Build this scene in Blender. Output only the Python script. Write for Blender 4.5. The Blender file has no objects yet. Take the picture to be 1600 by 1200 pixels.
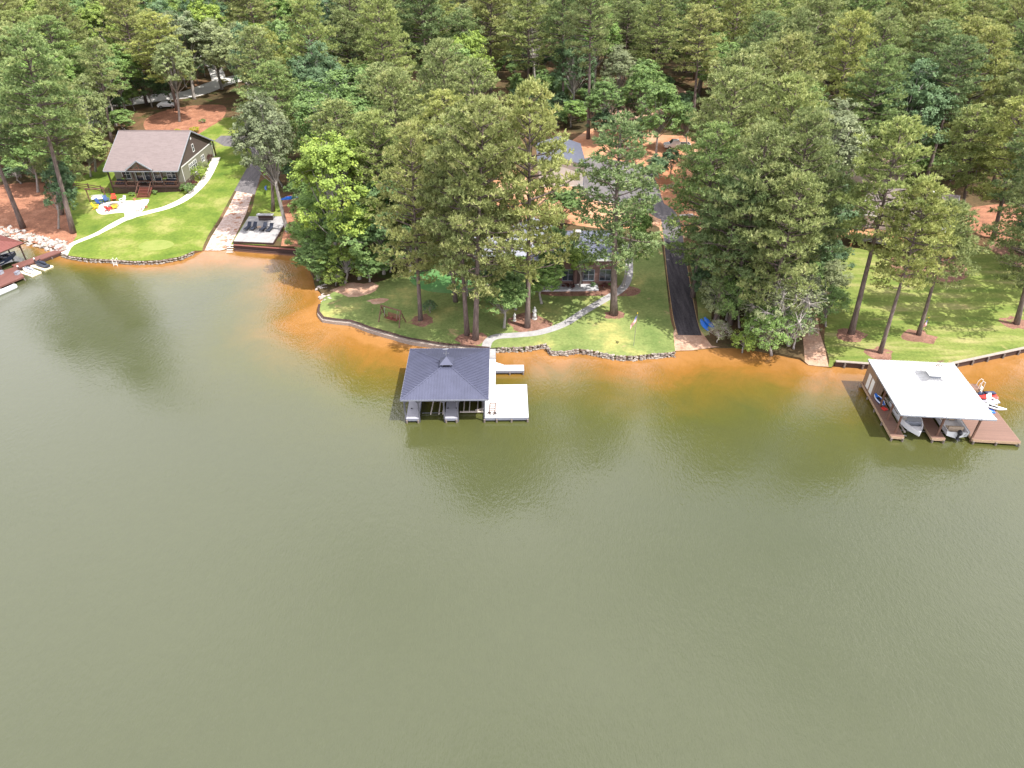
import bpy, math, random
import numpy as np
from mathutils import Vector, Matrix, Quaternion
from mathutils.geometry import delaunay_2d_cdt
rad = math.radians
# ------------------------------------------------------------------ camera, world, sun, exposure
scene = bpy.context.scene
col = scene.collection
CAM_H, FPX = 50.0, 1090.0
PITCH = math.atan(773 / FPX)
cam_d = bpy.data.cameras.new("camera"); cam = bpy.data.objects.new("camera", cam_d); col.objects.link(cam)
cam.location = (0, 0, CAM_H); cam.rotation_euler = (math.pi / 2 - PITCH, 0, 0)
cam_d.sensor_width = 36; cam_d.lens = FPX / 1600 * 36; cam_d.clip_start = 0.5; cam_d.clip_end = 9000
scene.camera = cam
SUN = Vector((0.42, -0.22, 0.88)).normalized()
SUN_EL = math.asin(SUN.z); SUN_AZ = math.atan2(SUN.x, SUN.y)
world = bpy.data.worlds.new("World"); scene.world = world; world.use_nodes = True
wn = world.node_tree; wn.nodes.clear()
sky = wn.nodes.new('ShaderNodeTexSky'); sky.sky_type = 'NISHITA'; sky.sun_disc = False
sky.sun_elevation = SUN_EL; sky.sun_rotation = SUN_AZ; sky.air_density = 1.2; sky.dust_density = 2.0
tc = wn.nodes.new('ShaderNodeTexCoord'); mp = wn.nodes.new('ShaderNodeMapping'); mp.inputs['Scale'].default_value = (1, 1, 1.6); mp.inputs['Location'].default_value = (3.7, 1.9, .8)
nz = wn.nodes.new('ShaderNodeTexNoise'); nz.inputs['Scale'].default_value = 2.1; nz.inputs['Detail'].default_value = 7
rp = wn.nodes.new('ShaderNodeValToRGB'); rp.color_ramp.elements[0].position = 0.22; rp.color_ramp.elements[1].position = 0.60
mx = wn.nodes.new('ShaderNodeMix'); mx.data_type = 'RGBA'
bg = wn.nodes.new('ShaderNodeBackground'); wo = wn.nodes.new('ShaderNodeOutputWorld')
L = wn.links.new
L(tc.outputs['Generated'], mp.inputs['Vector']); L(mp.outputs[0], nz.inputs['Vector']); L(nz.outputs['Fac'], rp.inputs['Fac'])
L(rp.outputs['Color'], mx.inputs['Factor']); L(sky.outputs['Color'], mx.inputs['A']); mx.inputs['B'].default_value = (12.6, 12.2, 13.1, 1)
L(mx.outputs['Result'], bg.inputs['Color']); bg.inputs['Strength'].default_value = 0.12; L(bg.outputs[0], wo.inputs['Surface'])
sl = bpy.data.lights.new("sun", 'SUN'); sl.energy = 5.0; sl.angle = rad(0.55); sl.color = (1.0, 0.955, 0.89)
so = bpy.data.objects.new("sun", sl); col.objects.link(so); so.rotation_euler = SUN.to_track_quat('Z', 'Y').to_euler(); so.location = (60, -40, 120)
scene.view_settings.view_transform = 'Standard'; scene.view_settings.look = 'None'
scene.view_settings.exposure = 0.66; scene.view_settings.gamma = 1.0
scene.cycles.max_bounces = 8; scene.cycles.transparent_max_bounces = 8
try: scene.cycles.use_denoising = True
except Exception: pass

# ------------------------------------------------------------------ where things stand (photo survey -> metres)
CS, SN = math.cos(PITCH), math.sin(PITCH)
def R(px, py, z=0.0):
    u = (px - 800) / FPX; v = (py - 600) / FPX
    t = (z - CAM_H) / (-(SN + v * CS)); return (u * t, (CS - v * SN) * t)
def RY(px, py, Y):
    u = (px - 800) / FPX; v = (py - 600) / FPX
    t = Y / (CS - v * SN); return (u * t, CAM_H - (SN + v * CS) * t)
def PX(x, y, z):
    dz = z - CAM_H; fw = y * CS - dz * SN; up = y * SN + dz * CS
    return (800 + FPX * x / fw, 600 - FPX * up / fw)

# shoreline: pixel, bank height, shallow shelf width, kind
SH = [(-900,470,.5,5,'x'),(-420,400,.5,5,'x'),(-200,365,.5,4,'x'),(-60,362,.5,4,'x'),(0,368,.4,3,'rock'),(36,378,.3,3,'rock'),(62,384,.3,3,'rock'),(90,392,.4,3,'rock'),
 (99,401,.6,3,'stone'),(112,405,.6,3,'stone'),(140,409,.6,3,'stone'),(180,411,.6,3,'stone'),(215,413,.6,3,'stone'),(250,412,.6,4,'stone'),(284,406,.6,5,'stone'),(305,396,.5,7,'stone'),
 (318,392,.05,9,'ramp'),(345,392,.05,11,'ramp'),(358,389,.1,12,'ramp'),(368,388,.9,13,'deck'),(415,391,.9,13,'deck'),(463,393,.9,12,'deck'),
 (478,410,.2,9,'bush'),(488,432,.2,9,'bush'),(494,452,.3,10,'bush'),(508,466,.3,10,'rock'),(500,480,.45,11,'edge'),(499,492,.5,12,'edge'),(506,501,.5,13,'edge'),
 (525,504,.5,14,'edge'),(548,506,.5,14,'edge'),(570,514,.55,14,'edge'),(600,524,.6,13,'edge'),(640,535,.6,12,'edge'),(690,543,.6,11,'edge'),(730,547,.6,10,'edge'),(765,550,.6,10,'edge'),
 (775,549,.6,10,'stone'),(800,549,.6,10,'stone'),(830,547,.6,10,'stone'),(853,543,.6,8,'stone'),(861,554,.6,6,'stone'),(880,555,.6,5,'stone'),(905,551,.6,5,'stone'),(930,555,.6,5,'stone'),(965,562,.6,6,'stone'),
 (990,562,.6,8,'stone'),(1020,559,.6,10,'stone'),(1053,556,.6,12,'stone'),(1056,549,.05,13,'ramp'),(1080,548,.05,14,'ramp'),(1105,545,.1,14,'bank'),(1150,544,.25,14,'bank'),(1185,549,.3,13,'bank'),
 (1215,555,.3,11,'bank'),(1250,562,.3,9,'bank'),(1263,571,.05,8,'ramp'),(1299,575,.05,6,'ramp'),(1303,572,.6,6,'wood'),(1360,576,.6,7,'wood'),(1430,580,.6,8,'wood'),(1480,576,.6,10,'wood'),
 (1540,563,.6,13,'wood'),(1600,550,.6,14,'wood'),(1700,532,.6,13,'wood'),(1850,520,.5,10,'x'),(2300,540,.5,8,'x'),(3300,700,.5,8,'x')]
sp = []; 
for a in SH:
    p = R(a[0], a[1], 0.0); sp.append((p[0], p[1], a[2], a[3], a[4]))
rng0 = random.Random(5)
SHORE = []                      # dense polyline (x, y, bank, shelf, kind)
for i in range(len(sp) - 1):
    a, b = sp[i], sp[i + 1]; n = max(1, int(math.hypot(b[0] - a[0], b[1] - a[1]) / 1.1))
    if n > 40: n = 40
    for k in range(n):
        t = k / n; j = 0.10 if a[4] in ('rock', 'bush', 'bank', 'edge') and k else 0.02
        SHORE.append((a[0] + (b[0] - a[0]) * t + rng0.uniform(-j, j), a[1] + (b[1] - a[1]) * t + rng0.uniform(-j, j), a[2] + (b[2] - a[2]) * (t if b[4] == a[4] else 0), a[3] + (b[3] - a[3]) * t, a[4]))
SHORE.append(sp[-1])
SHORE = [(-1500, SHORE[0][1] - 40, .5, 5, 'x'), (-400, SHORE[0][1] - 10, .5, 5, 'x')] + SHORE + [(500, SHORE[-1][1] - 5, .5, 6, 'x'), (1500, SHORE[-1][1] - 30, .5, 6, 'x')]
SA = np.array([(s[0], s[1]) for s in SHORE]); SB = np.array([s[2] for s in SHORE]); SW = np.array([s[3] for s in SHORE])
def shore_dist(P):
    """distance to the shoreline, bank height and shelf width near it, for an (n,2) array"""
    P = np.asarray(P, float); n = len(P); D = np.empty(n); Bk = np.empty(n); W = np.empty(n)
    a = SA[:-1]; ab = SA[1:] - a; l2 = (ab ** 2).sum(1)
    for s in range(0, n, 1500):
        q = P[s:s + 1500]
        ap = q[:, None, :] - a[None]; t = np.clip((ap * ab[None]).sum(2) / l2[None], 0, 1)
        d2 = ((ap - t[..., None] * ab[None]) ** 2).sum(2); D[s:s + 1500] = np.sqrt(d2.min(1))
        dv = ((q[:, None, :] - SA[None]) ** 2).sum(2) + .3
        w = dv ** -2.0; w /= w.sum(1, keepdims=True); Bk[s:s + 1500] = w @ SB
        w = dv ** -1.2; w /= w.sum(1, keepdims=True); W[s:s + 1500] = w @ SW
    return D, Bk, W
def height(P):
    P = np.asarray(P, float); D, Bk, W = shore_dist(P)
    g = np.where(D < 60, 0.062 * D, 3.72 + 5.0 * (1 - np.exp(-(D - 60) / 90.0)))
    und = 0.25 * np.sin(P[:, 0] * .11 + 1.3) * np.cos(P[:, 1] * .09) * np.clip((D - 4) / 20, 0, 1)
    return Bk * np.exp(-D / 14.0) * 1.0 + g + und + 0.02
_hc = {}
def hz(x, y):
    k = (round(x, 2), round(y, 2))
    if k not in _hc: _hc[k] = float(height([[x, y]])[0])
    return _hc[k]
def T(px, py):
    z = 1.0
    for _ in range(14):
        x, y = R(px, py, z); z = 0.5 * z + 0.5 * hz(x, y)
    return (x, y, z)
def T2(pts):
    P = np.array(pts, float); z = np.ones(len(P))
    for _ in range(14):
        u = (P[:, 0] - 800) / FPX; v = (P[:, 1] - 600) / FPX; t = (z - CAM_H) / (-(SN + v * CS))
        Q = np.stack([u * t, (CS - v * SN) * t], 1); z = .5 * z + .5 * height(Q)
    return [tuple(q) for q in Q]

# ------------------------------------------------------------------ helpers
def tag(o, label=None, cat=None, group=None, kind=None):
    if label: o['label'] = label
    if cat: o['category'] = cat
    if group: o['group'] = group
    if kind: o['kind'] = kind
    return o
def thing(name, label, cat, loc=(0, 0, 0), rz=0, group=None, scale=1):
    o = bpy.data.objects.new(name, None); col.objects.link(o); o.empty_display_size = .3
    o.location = loc; o.rotation_euler = (0, 0, rz); o.scale = (scale,) * 3
    return tag(o, label, cat, group)
def clone(root, loc, rz=0, label=None, group=None, scale=None):
    r = root.copy(); col.objects.link(r); r.location = loc; r.rotation_euler = (0, 0, rz)
    if scale: r.scale = (scale,) * 3
    if label: r['label'] = label
    if group: r['group'] = group
    for ch in list(root.children):
        c = ch.copy(); col.objects.link(c); c.parent = r
        for g in ch.children:
            d = g.copy(); col.objects.link(d); d.parent = c
    return r
class MB:
    def __init__(s): s.v = []; s.f = []; s.mi = []; s.m = 0
    def add(s, vs, fs):
        b = len(s.v); s.v += [tuple(p) for p in vs]; s.f += [tuple(b + i for i in f) for f in fs]; s.mi += [s.m] * len(fs); return s
    def box(s, x0, x1, y0, y1, z0, z1):
        return s.add([(x0,y0,z0),(x1,y0,z0),(x1,y1,z0),(x0,y1,z0),(x0,y0,z1),(x1,y0,z1),(x1,y1,z1),(x0,y1,z1)],
                     [(0,3,2,1),(4,5,6,7),(0,1,5,4),(1,2,6,5),(2,3,7,6),(3,0,4,7)])
    def obox(s, M, hx, hy, hz_):
        vs = [M @ Vector((sx * hx, sy * hy, sz * hz_)) for sz in (-1, 1) for (sx, sy) in ((-1,-1),(1,-1),(1,1),(-1,1))]
        return s.add(vs, [(0,3,2,1),(4,5,6,7),(0,1,5,4),(1,2,6,5),(2,3,7,6),(3,0,4,7)])
    def bar(s, a, b, w, h=None, up=(0, 0, 1)):
        a, b = Vector(a), Vector(b); d = b - a; l = d.length
        if l < 1e-6: return s
        d.normalize(); u = Vector(up)
        if abs(d.dot(u)) > .98: u = Vector((0, 1, 0))
        x = d.cross(u).normalized(); z = x.cross(d)
        M = Matrix(((x.x, d.x, z.x, 0), (x.y, d.y, z.y, 0), (x.z, d.z, z.z, 0), (0, 0, 0, 1))); M.translation = (a + b) / 2
        return s.obox(M, w / 2, l / 2, (h or w) / 2)
    def tube(s, pts, rs, n=8, cap=True):
        pts = [Vector(p) for p in pts]; b = len(s.v)
        if not hasattr(rs, '__len__'): rs = [rs] * len(pts)
        fs = []
        for i, p in enumerate(pts):
            d = (pts[min(i + 1, len(pts) - 1)] - pts[max(i - 1, 0)]).normalized()
            u = Vector((0, 0, 1)) if abs(d.z) < .9 else Vector((0, 1, 0))
            x = d.cross(u).normalized(); y = d.cross(x)
            for k in range(n):
                a = 2 * math.pi * k / n; s.v.append(tuple(p + (x * math.cos(a) + y * math.sin(a)) * rs[i]))
        for i in range(len(pts) - 1):
            for k in range(n):
                fs.append((b + i*n + k, b + (i+1)*n + k, b + (i+1)*n + (k+1) % n, b + i*n + (k+1) % n))
        if cap: fs.append(tuple(b + k for k in range(n))); fs.append(tuple(b + (len(pts)-1)*n + k for k in reversed(range(n))))
        s.f += fs; s.mi += [s.m] * len(fs); return s
    def prism(s, poly, z0, z1):
        n = len(poly); vs = [(p[0], p[1], z0) for p in poly] + [(p[0], p[1], z1) for p in poly]
        return s.add(vs, [tuple(reversed(range(n))), tuple(range(n, 2*n))] + [(i, (i+1) % n, n + (i+1) % n, n + i) for i in range(n)])
    def slab(s, quad, t):
        """a plate: polygon in space thickened downwards along its normal"""
        q = [Vector(p) for p in quad]; nrm = (q[1]-q[0]).cross(q[2]-q[0]).normalized()
        if nrm.z < 0: q.reverse(); nrm = -nrm
        n = len(q); return s.add(q + [p - nrm * t for p in q], [tuple(range(n)), tuple(reversed(range(n, 2*n)))] + [(i, n+i, n+(i+1) % n, (i+1) % n) for i in range(n)])
    def blob(s, c, r, seed=0, n=2, j=.18, sq=(1, 1, 1)):
        rg = random.Random(seed); U, V = 8, 5; vs = [(c[0], c[1], c[2] + r * sq[2])]; fs = []
        for i in range(1, V):
            th = math.pi * i / V
            for k in range(U):
                ph = 2 * math.pi * k / U; q = r * (1 + rg.uniform(-j, j))
                vs.append((c[0] + q*sq[0]*math.sin(th)*math.cos(ph), c[1] + q*sq[1]*math.sin(th)*math.sin(ph), c[2] + q*sq[2]*math.cos(th)))
        vs.append((c[0], c[1], c[2] - r * sq[2])); e = len(vs) - 1
        for k in range(U): fs.append((0, 1+k, 1+(k+1) % U)); fs.append((e, e-U+(k+1) % U, e-U+k))
        for i in range(V-2):
            for k in range(U): fs.append((1+i*U+k, 1+(i+1)*U+k, 1+(i+1)*U+(k+1) % U, 1+i*U+(k+1) % U))
        return s.add(vs, fs)
    def build(s, name, mat, parent=None, smooth=False, bevel=0):
        me = bpy.data.meshes.new(name); me.from_pydata(s.v, [], s.f)
        for m in (mat if isinstance(mat, (list, tuple)) else [mat]): me.materials.append(m)
        if isinstance(mat, (list, tuple)): me.polygons.foreach_set('material_index', s.mi)
        if smooth: me.polygons.foreach_set('use_smooth', [True] * len(me.polygons))
        me.update(); o = bpy.data.objects.new(name, me); col.objects.link(o)
        if parent: o.parent = parent
        if bevel:
            md = o.modifiers.new('bevel', 'BEVEL'); md.width = bevel; md.segments = 2; md.limit_method = 'ANGLE'
        return o
def ribs(mb, poly, along, spacing, w=.035, h=.035):
    """standing ribs over a flat roof polygon, running in direction `along`"""
    q = [Vector(p) for p in poly]; nrm = (q[1]-q[0]).cross(q[2]-q[0]).normalized()
    if nrm.z < 0: nrm = -nrm
    a = Vector(along); a = (a - nrm * a.dot(nrm)).normalized(); b = a.cross(nrm)
    o = q[0]; ss = [(p - o).dot(b) for p in q]; t = min(ss) + spacing * .5
    while t < max(ss):
        hit = []
        for i in range(len(q)):
            s0, s1 = ss[i], ss[(i+1) % len(q)]
            if (s0 - t) * (s1 - t) < 0: hit.append(q[i].lerp(q[(i+1) % len(q)], (t - s0) / (s1 - s0)))
        if len(hit) == 2 and (hit[0]-hit[1]).length > .1: mb.bar(hit[0] + nrm*h*.3, hit[1] + nrm*h*.3, w, h, up=nrm)
        t += spacing

# ------------------------------------------------------------------ materials
M = {}
def newmat(name):
    m = bpy.data.materials.new(name); m.use_nodes = True; nt = m.node_tree; p = nt.nodes['Principled BSDF']; M[name] = m; return m, nt, p
def ramp(nt, fac, stops):
    r = nt.nodes.new('ShaderNodeValToRGB'); el = r.color_ramp.elements
    while len(el) < len(stops): el.new(.5)
    for e, (q, c) in zip(el, stops): e.position = q; e.color = (*c, 1)
    nt.links.new(fac, r.inputs['Fac']); return r.outputs['Color']
def noise(nt, scale, detail=4, rough=.55, coord='Object', stretch=None, dist=0):
    t = nt.nodes.new('ShaderNodeTexCoord'); n = nt.nodes.new('ShaderNodeTexNoise')
    n.inputs['Scale'].default_value = scale; n.inputs['Detail'].default_value = detail; n.inputs['Roughness'].default_value = rough; n.inputs['Distortion'].default_value = dist
    src = t.outputs[coord]
    if stretch:
        mpn = nt.nodes.new('ShaderNodeMapping'); mpn.inputs['Scale'].default_value = stretch[0]; mpn.inputs['Rotation'].default_value = (0, 0, stretch[1]); nt.links.new(src, mpn.inputs[0]); src = mpn.outputs[0]
    nt.links.new(src, n.inputs['Vector']); return n.outputs['Fac']
def mixc(nt, fac, a, b, mode='MIX'):
    m = nt.nodes.new('ShaderNodeMix'); m.data_type = 'RGBA'; m.blend_type = mode
    for sock, v in ((m.inputs['Factor'], fac), (m.inputs['A'], a), (m.inputs['B'], b)):
        if isinstance(v, (int, float)): sock.default_value = v
        elif isinstance(v, tuple): sock.default_value = (*v, 1)
        else: nt.links.new(v, sock)
    return m.outputs['Result']
def bump(nt, p, h, strength, dist):
    b = nt.nodes.new('ShaderNodeBump'); b.inputs['Strength'].default_value = strength; b.inputs['Distance'].default_value = dist
    nt.links.new(h, b.inputs['Height']); nt.links.new(b.outputs[0], p.inputs['Normal'])
def simple(name, c, rough=.6, var=.18, scale=3, metal=0, spec=.4, bmp=0, stretch=None):
    m, nt, p = newmat(name); n = noise(nt, scale, 5, .6, stretch=stretch)
    lo = tuple(x * (1 - var) for x in c); hi = tuple(min(1, x * (1 + var)) for x in c)
    nt.links.new(ramp(nt, n, [(.3, lo), (.7, hi)]), p.inputs['Base Color'])
    p.inputs['Roughness'].default_value = rough; p.inputs['Metallic'].default_value = metal; p.inputs['Specular IOR Level'].default_value = spec
    if bmp: bump(nt, p, n, .5, bmp)
    return m
def planks(name, c, width=.14, axis=0, rough=.7, var=.2, gap=(.35)):
    """boards laid side by side across `axis` (object coordinates)"""
    m, nt, p = newmat(name); t = nt.nodes.new('ShaderNodeTexCoord'); s = nt.nodes.new('ShaderNodeSeparateXYZ'); nt.links.new(t.outputs['Object'], s.inputs[0])
    d = nt.nodes.new('ShaderNodeMath'); d.operation = 'DIVIDE'; d.inputs[1].default_value = width; nt.links.new(s.outputs[axis], d.inputs[0])
    fl = nt.nodes.new('ShaderNodeMath'); fl.operation = 'FLOOR'; nt.links.new(d.outputs[0], fl.inputs[0])
    wn_ = nt.nodes.new('ShaderNodeTexWhiteNoise'); wn_.noise_dimensions = '1D'; nt.links.new(fl.outputs[0], wn_.inputs['W'])
    fr = nt.nodes.new('ShaderNodeMath'); fr.operation = 'FRACT'; nt.links.new(d.outputs[0], fr.inputs[0])
    lt = nt.nodes.new('ShaderNodeMath'); lt.operation = 'LESS_THAN'; lt.inputs[1].default_value = .1; nt.links.new(fr.outputs[0], lt.inputs[0])
    base = ramp(nt, wn_.outputs['Value'], [(0, tuple(x*(1-var) for x in c)), (1, tuple(min(1, x*(1+var)) for x in c))])
    base = mixc(nt, noise(nt, 1.2, 5), base, tuple(x * .82 for x in c))
    nt.links.new(mixc(nt, lt.outputs[0], base, tuple(x * gap for x in c)), p.inputs['Base Color']); p.inputs['Roughness'].default_value = rough
    return m
simple('grey_metal_roof', (.082, .088, .135), .38, .10, .8, metal=.2, spec=.5)
simple('white_metal_roof', (.62, .62, .61), .45, .13, .9, spec=.5)
simple('red_metal_roof', (.20, .075, .065), .38, .10, .8, metal=.2)
simple('blue_metal_roof', (.15, .16, .21), .35, .12, 1.2, metal=.35)
simple('pale_metal_roof', (.30, .31, .37), .3, .08, 1.2, metal=.3)
planks('white_deck', (.62, .62, .61), .14, 1, var=.09, gap=.7)
planks('grey_deck', (.40, .40, .44), .14, 1, var=.12, gap=.5)
planks('brown_deck', (.20, .115, .085), .14, 1, var=.16, gap=.5)
planks('red_brown_deck', (.17, .07, .055), .14, 0, var=.2, gap=.45)
planks('white_siding', (.62, .60, .57), .18, 2, var=.04, gap=.35)
planks('sage_siding', (.24, .235, .175), .18, 2, var=.05, gap=.5)
planks('brown_siding', (.115, .085, .075), .18, 2, var=.06, gap=.6)
planks('tan_planks', (.30, .20, .13), .3, 0, var=.12, gap=.4)
simple('dark_post', (.12, .12, .14), .5, .1); simple('slate_trim', (.20, .21, .25), .5, .08)
simple('brown_wood', (.16, .085, .06), .65, .25, 6); simple('dark_brown_wood', (.055, .03, .025), .65, .25, 6)
simple('red_brown_wood', (.17, .055, .04), .6, .2, 6); simple('tan_wood', (.42, .29, .19), .7, .2, 5); simple('pale_wood', (.52, .46, .40), .7, .15, 5)
simple('orange_wood', (.45, .23, .11), .7, .2, 5)
simple('weathered_wood', (.30, .25, .21), .8, .25, 5); simple('piling', (.17, .14, .12), .8, .3, 4)
simple('white_paint', (.78, .78, .76), .4, .04); simple('cream_plastic', (.75, .66, .50), .5, .06, 2); simple('black_plastic', (.02, .02, .025), .4, .1)
simple('dark_fabric', (.028, .035, .055), .8, .2); simple('glass', (.03, .04, .05), .08, .2, 1, spec=.8); simple('interior', (.02, .018, .016), .9, .2)
simple('blue_plastic', (.02, .16, .62), .35, .1); simple('red_plastic', (.60, .04, .03), .45, .1); simple('yellow_plastic', (.78, .55, .03), .45, .1); simple('navy_plastic', (.03, .08, .28), .45, .1)
simple('gelcoat', (.72, .73, .75), .22, .05, 2, spec=.6); simple('boat_grey', (.30, .32, .36), .5, .1); simple('boat_blue', (.035, .05, .10), .25, .1); simple('steel', (.45, .46, .48), .3, .1, metal=.8)
simple('car_white', (.80, .80, .80), .2, .03, spec=.6); simple('rubber', (.02, .02, .02), .8, .1); simple('skiblack', (.05, .055, .07), .35, .15)
simple('stucco', (.66, .64, .62), .8, .05); simple('brick_brown', (.17, .10, .085), .85, .25, 9); simple('chimney_stone', (.40, .37, .36), .9, .3, 6)
simple('statue_stone', (.50, .50, .48), .8, .15, 8); simple('tan_cushion', (.45, .36, .26), .8, .1)
simple('seawall_cap', (.30, .255, .22), .85, .2, 4); simple('stone', (.27, .235, .20), .9, .5, 2.2, bmp=.03); simple('dark_stone', (.17, .125, .10), .9, .5, 2.2, bmp=.03); simple('pale_stone', (.38, .34, .31), .9, .45, 2.5, bmp=.03)
simple('concrete', (.58, .56, .53), .85, .12, 1.5); simple('grey_concrete', (.40, .40, .41), .85, .12, 1.2)
simple('bark_pine', (.155, .118, .105), .9, .45, 5, bmp=.05, stretch=((1, 1, .25), 0)); simple('bark_grey', (.30, .275, .25), .9, .35, 4, bmp=.03, stretch=((1, 1, .3), 0)); simple('dead_wood', (.42, .38, .35), .9, .2, 5)
# shingles
m, nt, p = newmat('shingles'); b = nt.nodes.new('ShaderNodeTexBrick'); b.inputs['Scale'].default_value = 1; b.inputs['Brick Width'].default_value = .9; b.inputs['Row Height'].default_value = .2; b.inputs['Mortar Size'].default_value = .02
b.inputs['Color1'].default_value = (.125, .098, .094, 1); b.inputs['Color2'].default_value = (.19, .152, .148, 1); b.inputs['Mortar'].default_value = (.13, .11, .10, 1)
t = nt.nodes.new('ShaderNodeTexCoord'); nt.links.new(t.outputs['Object'], b.inputs['Vector']); nt.links.new(mixc(nt, noise(nt, 2.5, 6, .7), b.outputs['Color'], (.20, .16, .155)), p.inputs['Base Color']); p.inputs['Roughness'].default_value = .9
# grounds
def ground(name, stops, s1=.35, s2=5, fine=.35, rough=.95, bmp=.04, patch=None, stretch=None):
    m, nt, p = newmat(name); c = ramp(nt, noise(nt, s1, 6, .62, 'Object', stretch), stops)
    f = noise(nt, s2, 6, .75); c2 = ramp(nt, f, [(.3, (1-fine,)*3), (.7, (1+fine*.6,)*3)]); c = mixc(nt, 1.0, c, c2, 'MULTIPLY')
    if patch: c = mixc(nt, ramp(nt, noise(nt, patch[1], 4, .6, 'Object', dist=.6), [(patch[2], (0,)*3), (patch[2] + .1, (1,)*3)]), c, patch[0])
    nt.links.new(c, p.inputs['Base Color']); p.inputs['Roughness'].default_value = rough; p.inputs['Specular IOR Level'].default_value = .15; bump(nt, p, f, .6, bmp); return m
ground('left_lawn', [(.30, (.075, .13, .018)), (.5, (.14, .19, .03)), (.66, (.245, .25, .075))], .2, 2.2, .3)
ground('mid_lawn', [(.34, (.12, .17, .05)), (.52, (.19, .23, .075)), (.66, (.33, .315, .11))], .18, 2.6, .3, patch=((.34, .25, .13), .3, .64))
ground('right_lawn', [(.34, (.10, .15, .03)), (.52, (.17, .205, .05)), (.68, (.29, .27, .11))], .3, 2.6, .32, stretch=((.35, 1.6, 1), rad(-10)), patch=((.34, .27, .12), .22, .66))
ground('green_turf', [(.35, (.08, .20, .06)), (.65, (.14, .26, .10))], .3, 6, .15)
ground('putting_green', [(.35, (.16, .215, .045)), (.65, (.22, .25, .07))], .5, 6, .12)
ground('forest_floor', [(.3, (.05, .045, .022)), (.5, (.10, .07, .035)), (.74, (.20, .11, .06))], .15, 3, .4, patch=((.06, .08, .02), .2, .56))
ground('pine_straw', [(.3, (.20, .095, .06)), (.55, (.32, .15, .09)), (.75, (.42, .22, .14))], .5, 4, .4)
ground('red_clay', [(.3, (.36, .15, .075)), (.5, (.46, .24, .14)), (.7, (.54, .38, .27))], .12, 2.5, .25)
ground('mulch', [(.3, (.15, .08, .055)), (.7, (.30, .165, .12))], .9, 5, .5, patch=((.20, .21, .07), .8, .60))
ground('gravel', [(.32, (.36, .22, .16)), (.5, (.52, .42, .37)), (.62, (.30, .15, .09))], .8, 5, .35)
ground('asphalt_worn', [(.3, (.10, .095, .10)), (.7, (.18, .165, .165))], .8, 4, .3, stretch=((2.2, .2, 1), rad(-4)))
ground('asphalt_fresh', [(.3, (.026, .024, .029)), (.7, (.085, .076, .08))], .8, 4, .35, stretch=((2.2, .2, 1), rad(-4)))
ground('edge_sand', [(.3, (.26, .16, .07)), (.7, (.42, .28, .15))], 1, 6, .2)
ground('ramp_dirt', [(.3, (.34, .19, .12)), (.7, (.50, .35, .26))], .6, 4, .3)
ground('pale_dirt', [(.3, (.50, .36, .26)), (.7, (.64, .52, .42))], .3, 4, .2)
ground('path_concrete', [(.3, (.56, .52, .47)), (.7, (.68, .64, .58))], .6, 5, .1)
ground('path_grey', [(.3, (.26, .25, .25)), (.7, (.38, .37, .36))], .9, 5, .2)
# foliage
def leafmat(name, dark, light, accent, trans=.25, rough=.6):
    m, nt, p = newmat(name); a = nt.nodes.new('ShaderNodeAttribute'); a.attribute_name = 'tint'
    c = ramp(nt, a.outputs['Fac'], [(0, dark), (.6, light), (1, accent)])
    oi = nt.nodes.new('ShaderNodeObjectInfo'); c = mixc(nt, 1.0, c, ramp(nt, oi.outputs['Random'], [(0, (.78, .82, .84)), (.5, (1, 1, 1)), (1, (1.08, 1.10, .92))]), 'MULTIPLY')
    nt.links.new(c, p.inputs['Base Color']); p.inputs['Roughness'].default_value = rough; p.inputs['Specular IOR Level'].default_value = .3
    tr = nt.nodes.new('ShaderNodeBsdfTranslucent'); nt.links.new(c, tr.inputs['Color']); ms = nt.nodes.new('ShaderNodeMixShader'); ms.inputs[0].default_value = trans
    o = nt.nodes['Material Output']; nt.links.new(p.outputs[0], ms.inputs[1]); nt.links.new(tr.outputs[0], ms.inputs[2]); nt.links.new(ms.outputs[0], o.inputs['Surface']); return m
leafmat('needles_olive', (0.161, 0.201, 0.072), (0.349, 0.402, 0.157), (0.517, 0.521, 0.241), .30)
leafmat('needles_green', (0.122, 0.184, 0.072), (0.277, 0.361, 0.145), (0.414, 0.461, 0.206), .30)
leafmat('needles_yellow', (0.200, 0.230, 0.072), (0.414, 0.443, 0.163), (0.581, 0.543, 0.241), .30)
leafmat('leaves_dark', (0.072, 0.130, 0.061), (0.149, 0.237, 0.109), (0.232, 0.320, 0.145), .28)
leafmat('leaves_mid', (0.110, 0.189, 0.061), (0.239, 0.354, 0.109), (0.362, 0.449, 0.157), .30)
leafmat('leaves_bright', (0.147, 0.218, 0.048), (0.306, 0.404, 0.090), (0.517, 0.556, 0.121), .30)
leafmat('leaves_grey', (0.155, 0.184, 0.096), (0.310, 0.349, 0.181), (0.440, 0.461, 0.253), .30)
leafmat('leaves_red', (.06, .02, .02), (.12, .035, .03), (.2, .06, .04)); leafmat('leaves_gold', (.25, .25, .02), (.45, .42, .03), (.6, .5, .06))
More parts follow.
